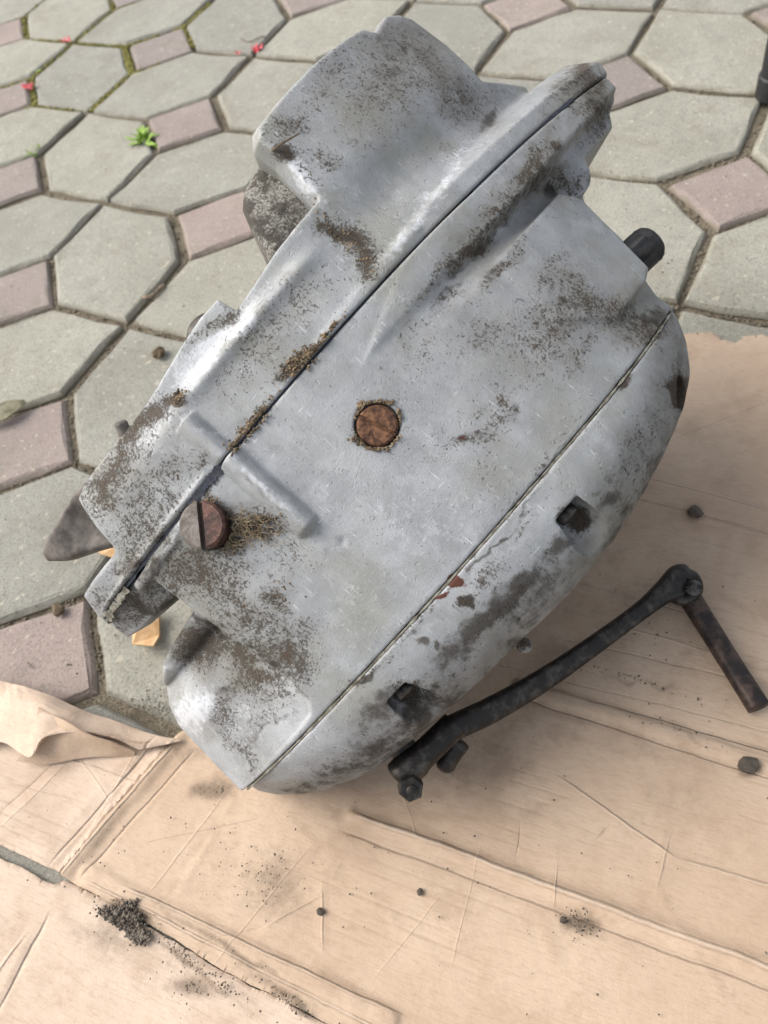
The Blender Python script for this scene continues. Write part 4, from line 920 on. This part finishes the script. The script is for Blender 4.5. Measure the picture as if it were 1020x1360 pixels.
# plant fibres by the slotted bolt (part of the grime)
def tube(pts, r, seg=5):
    v = []; f = []; n = len(pts)
    for i, p in enumerate(pts):
        t = pts[min(i+1, n-1)]-pts[max(i-1, 0)]; t = t/(np.linalg.norm(t)+1e-9); a = np.cross(t, [0.3, .2, .9]); a /= np.linalg.norm(a); b = np.cross(t, a)
        rr = r[i] if hasattr(r, '__len__') else r
        for k in range(seg): th = 2*math.pi*k/seg; v.append(p+a*rr*math.cos(th)+b*rr*math.sin(th))
    for i in range(n-1):
        for k in range(seg): j = (k+1) % seg; f.append((i*seg+k, i*seg+j, (i+1)*seg+j, (i+1)*seg+k))
    return v, f
vs = []; fs = []
for k in range(70):
    cx, cy = 318+r_.randn()*17, 704+r_.randn()*9; th = r_.rand()*6.28; P0 = []
    for j in range(7):
        P0.append(on_case(cx, cy)+N_w*(.0012+.0022*r_.rand())); th += r_.randn()*.7; cx += 6*math.cos(th); cy += 4.5*math.sin(th)
    v, f = tube(catmull(P0, 3), .00016, 4); o0 = len(vs); vs += v; fs += [tuple(i+o0 for i in q) for q in f]
M_fibre = mat_simple('dry_fibre', (.16, .12, .07), (.34, .27, .17), 200, .9)
fb = link('root_fibres', pydata('root_fibres', vs, fs), M_fibre); fb['kind'] = 'stuff'; fb['label'] = 'tangle of dry root fibres beside the slotted bolt'
fb.parent = engine; fb.matrix_basis = engine.matrix_world.inverted()
# weeds and petals
M_leaf = mat_simple('fresh_green_leaf', (.20, .33, .04), (.36, .52, .10), 200, .6)
M_petal = mat_simple('red_petal', (.55, .04, .06), (.75, .16, .18), 200, .6)
def tuft(px, py, n, L, label, seed):
    r2 = np.random.RandomState(seed); v = []; f = []; root = empty('weed', at_z(px, py, -.004))
    for k in range(n):
        th = r2.rand()*6.28; l = L*r2.uniform(.5, 1.1); el = r2.uniform(.25, 1.3); w = l*.10; q = np.array([math.cos(th)*math.cos(el), math.sin(th)*math.cos(el), math.sin(el)]); s = np.array([-math.sin(th), math.cos(th), 0])
        b = np.array([r2.randn()*.004, r2.randn()*.004, 0]); o0 = len(v)
        for t, ww in ((0, .4), (.4, 1), (.75, .7), (1, .05)): c = b+q*l*t-np.array([0, 0, .35*l*t*t]); v += [c-s*w*ww, c+s*w*ww+np.array([0, 0, w*.3])]
        for j in range(3): f.append((o0+2*j, o0+2*j+1, o0+2*j+3, o0+2*j+2))
    o = link('leaves', pydata('leaves', v, f), M_leaf); o.parent = root; o['kind'] = 'stuff'; md = o.modifiers.new('t', 'SOLIDIFY'); md.thickness = .0003
    tag(root, label, 'weed'); return root
tuft(192, 190, 46, .030, 'bright green weed sprouting at the corner of a rose paver', 3)
tuft(46, 206, 16, .018, 'small dull green weed in the joint near the left edge', 4)
tuft(40, 100, 8, .016, 'tiny weed beside red petals in the joint at the left edge', 5)
def petal(px, py, n, s, label, seed):
    r2 = np.random.RandomState(seed); root = empty('fallen_flower', at_z(px, py, .0))
    for k in range(n):
        th = r2.rand()*6.28; c = np.array([r2.randn()*s*.5, r2.randn()*s*.5, .002+r2.rand()*.003]); v = []; m = 8
        for i in range(m): t = 6.283*i/m; v.append((c[0]+s*.8*math.cos(t)*math.cos(th)-s*.4*math.sin(t)*math.sin(th), c[1]+s*.8*math.cos(t)*math.sin(th)+s*.4*math.sin(t)*math.cos(th), c[2]+.003*math.cos(2*t)+.002*r2.rand()))
        v.append(tuple(c-np.array([0, 0, .001]))); o = link('petal', pydata('petal', v, [(i, (i+1) % m, m) for i in range(m)]), M_petal); o.parent = root
        md = o.modifiers.new('t', 'SOLIDIFY'); md.thickness = .0004
    tag(root, label, 'flower')
petal(344, 67, 4, .008, 'crushed red flower on a paver joint just above the engine', 1)
petal(317, 72, 1, .006, 'single pink petal left of the crushed red flower', 2)
petal(88, 56, 2, .008, 'red petals on the mossy joint at the upper left', 3)
petal(38, 118, 4, .009, 'red crumpled flower beside the rose paver at the left edge', 4)
# leaf, twigs
v, f = [], []
c = at_z(8, 552, .004); 
for i in range(9):
    t = i/8; w = .011*math.sin(math.pi*min(t*.9+.06, 1)); p = c+np.array([(t-.5)*.045, (t-.5)*.012, .003*math.sin(3*t)+.003]); v += [p+np.array([-.3*w, w, .002]), p+np.array([.3*w, -w, 0])]
for i in range(8): f.append((2*i, 2*i+1, 2*i+3, 2*i+2))
lf = link('dead_leaf', pydata('dead_leaf', v, f), mat_simple('dull_green_leaf', (.10, .10, .055), (.22, .20, .13), 100, .8)); lf.modifiers.new('t', 'SOLIDIFY').thickness = .0006
tag(lf, 'dry curled grey-green leaf on the joint at the left edge', 'leaf')
M_twig = mat_simple('dry_twig', (.10, .075, .05), (.26, .20, .14), 200, .9)
def twig(a, b, r, label, z=.003, on=None):
    P0 = [at_z(a[0]+(b[0]-a[0])*t, a[1]+(b[1]-a[1])*t+4*math.sin(5*t), z+.001*math.sin(4*t)) for t in np.linspace(0, 1, 6)]
    v, f = tube(catmull(P0, 3), r, 6); return tag(link('twig', pydata('twig', v, f), M_twig), label, 'twig')
twig((320, 51), (352, 52), .0008, 'short dark twig on the paver above the red flower')
twig((190, 394), (219, 383), .0022, 'curled straw-coloured twig lying in a paver joint left of the engine')
q1 = on_case(362, 205)+N_w*.004; q2 = on_case(398, 185)+N_w*.006
v, f = tube([q1, q1*.5+q2*.5+N_w*.001, q2], [.0009, .0007, .0004], 6)
tag(link('twig', pydata('twig', v, f), M_twig), 'thin twig stuck in the dirty notch of the engine edge', 'twig')
# scraps of board under the lug
def scrap(poly, z, label, seed, mat):
    P0 = [at_z(x, y, z+.004*((i*seed) % 3)) for i, (x, y) in enumerate(poly)]; o = link('cardboard_scrap', pydata('cardboard_scrap', P0, [tuple(range(len(P0)))]), mat)
    o.modifiers.new('t', 'SOLIDIFY').thickness = .002; return tag(o, label, 'scrap')
M_scrap = mat_simple('orange_cardboard', (.50, .30, .14), (.62, .42, .23), 120, .85)
scrap([(180, 815), (196, 808), (212, 812), (213, 845), (205, 859), (177, 857)], .003, 'torn orange-brown cardboard scrap on the paver under the mounting lug', 2, M_scrap)
scrap([(124, 728), (150, 718), (166, 722), (162, 745), (136, 737)], .003, 'cream cardboard scrap showing behind the brown metal web', 1, M_scrap)
# black post standing at the upper right corner
bp = at_z(1027, 128, 0)
post = empty('black_post', bp)
o = link('tube', lathe('tube', [(.0175, .02), (.0175, .9)], 32), M_rubber, smooth=False); o.parent = post
o = link('foot_cap', lathe('foot_cap', [(.017, 0), (.0195, .002), (.0195, .024), (.0178, .026)], 32), M_rubber); o.parent = post
tag(post, 'black round furniture leg standing on the pavers in the upper right corner', 'furniture leg')
# moss and grit in the joints
def joint_pts(n, region, seed, zlo=-.0062, zhi=-.0040):
    r2 = np.random.RandomState(seed); out = []; P_ = []
    while len(out) < n:
        px, py = r2.uniform(region[0], region[2]), r2.uniform(region[1], region[3]); p = at_z(px, py, 0); u, v = p[0]/P, -p[1]/P
        i, j = math.floor(u), math.floor(v); lu, lv = u-i-.5, v-j-.5; s = HS/P
        au, av = abs(lu), abs(lv)
        if au < s and av < s+.02 or av < s and au < s+.02: d = abs(max(au, av)-s)
        elif au > s and av > s: d = abs(au-av)/1.414
        else: d = 1
        if d*P < .0045: out.append(np.array([p[0], p[1], r2.uniform(zlo, zhi)]))
    return out
mo = joint_pts(1500, (0, 0, 210, 145), 3, -.006, -.002)+joint_pts(260, (230, 0, 290, 60), 4, -.006, -.002)+joint_pts(160, (150, 50, 180, 95), 7, -.006, -.002)
tag(clods('moss', mo, M_moss, 12, (.0012, .0034)), 'yellow-green moss filling the paver joints at the upper left', 'moss', kind='stuff')
gr = joint_pts(5200, (-60, 0, 1080, 900), 5, -.0065, -.0050)
tag(clods('joint_grit', gr, M_joint, 13, (.0008, .0024)), 'sandy grit lying in the joints between the pavers', 'grit', kind='stuff')
gp = [at_z(*r_.uniform((0, 0), (1020, 900)), .0004) for _ in range(900)]+scatter_px(200, 940, 60, 22, 10, 130, .001, 44)
tag(clods('loose_grit', gp, M_joint, 14, (.0003, .0011)), 'scattered sand grains lying on top of the pavers', 'grit', kind='stuff')
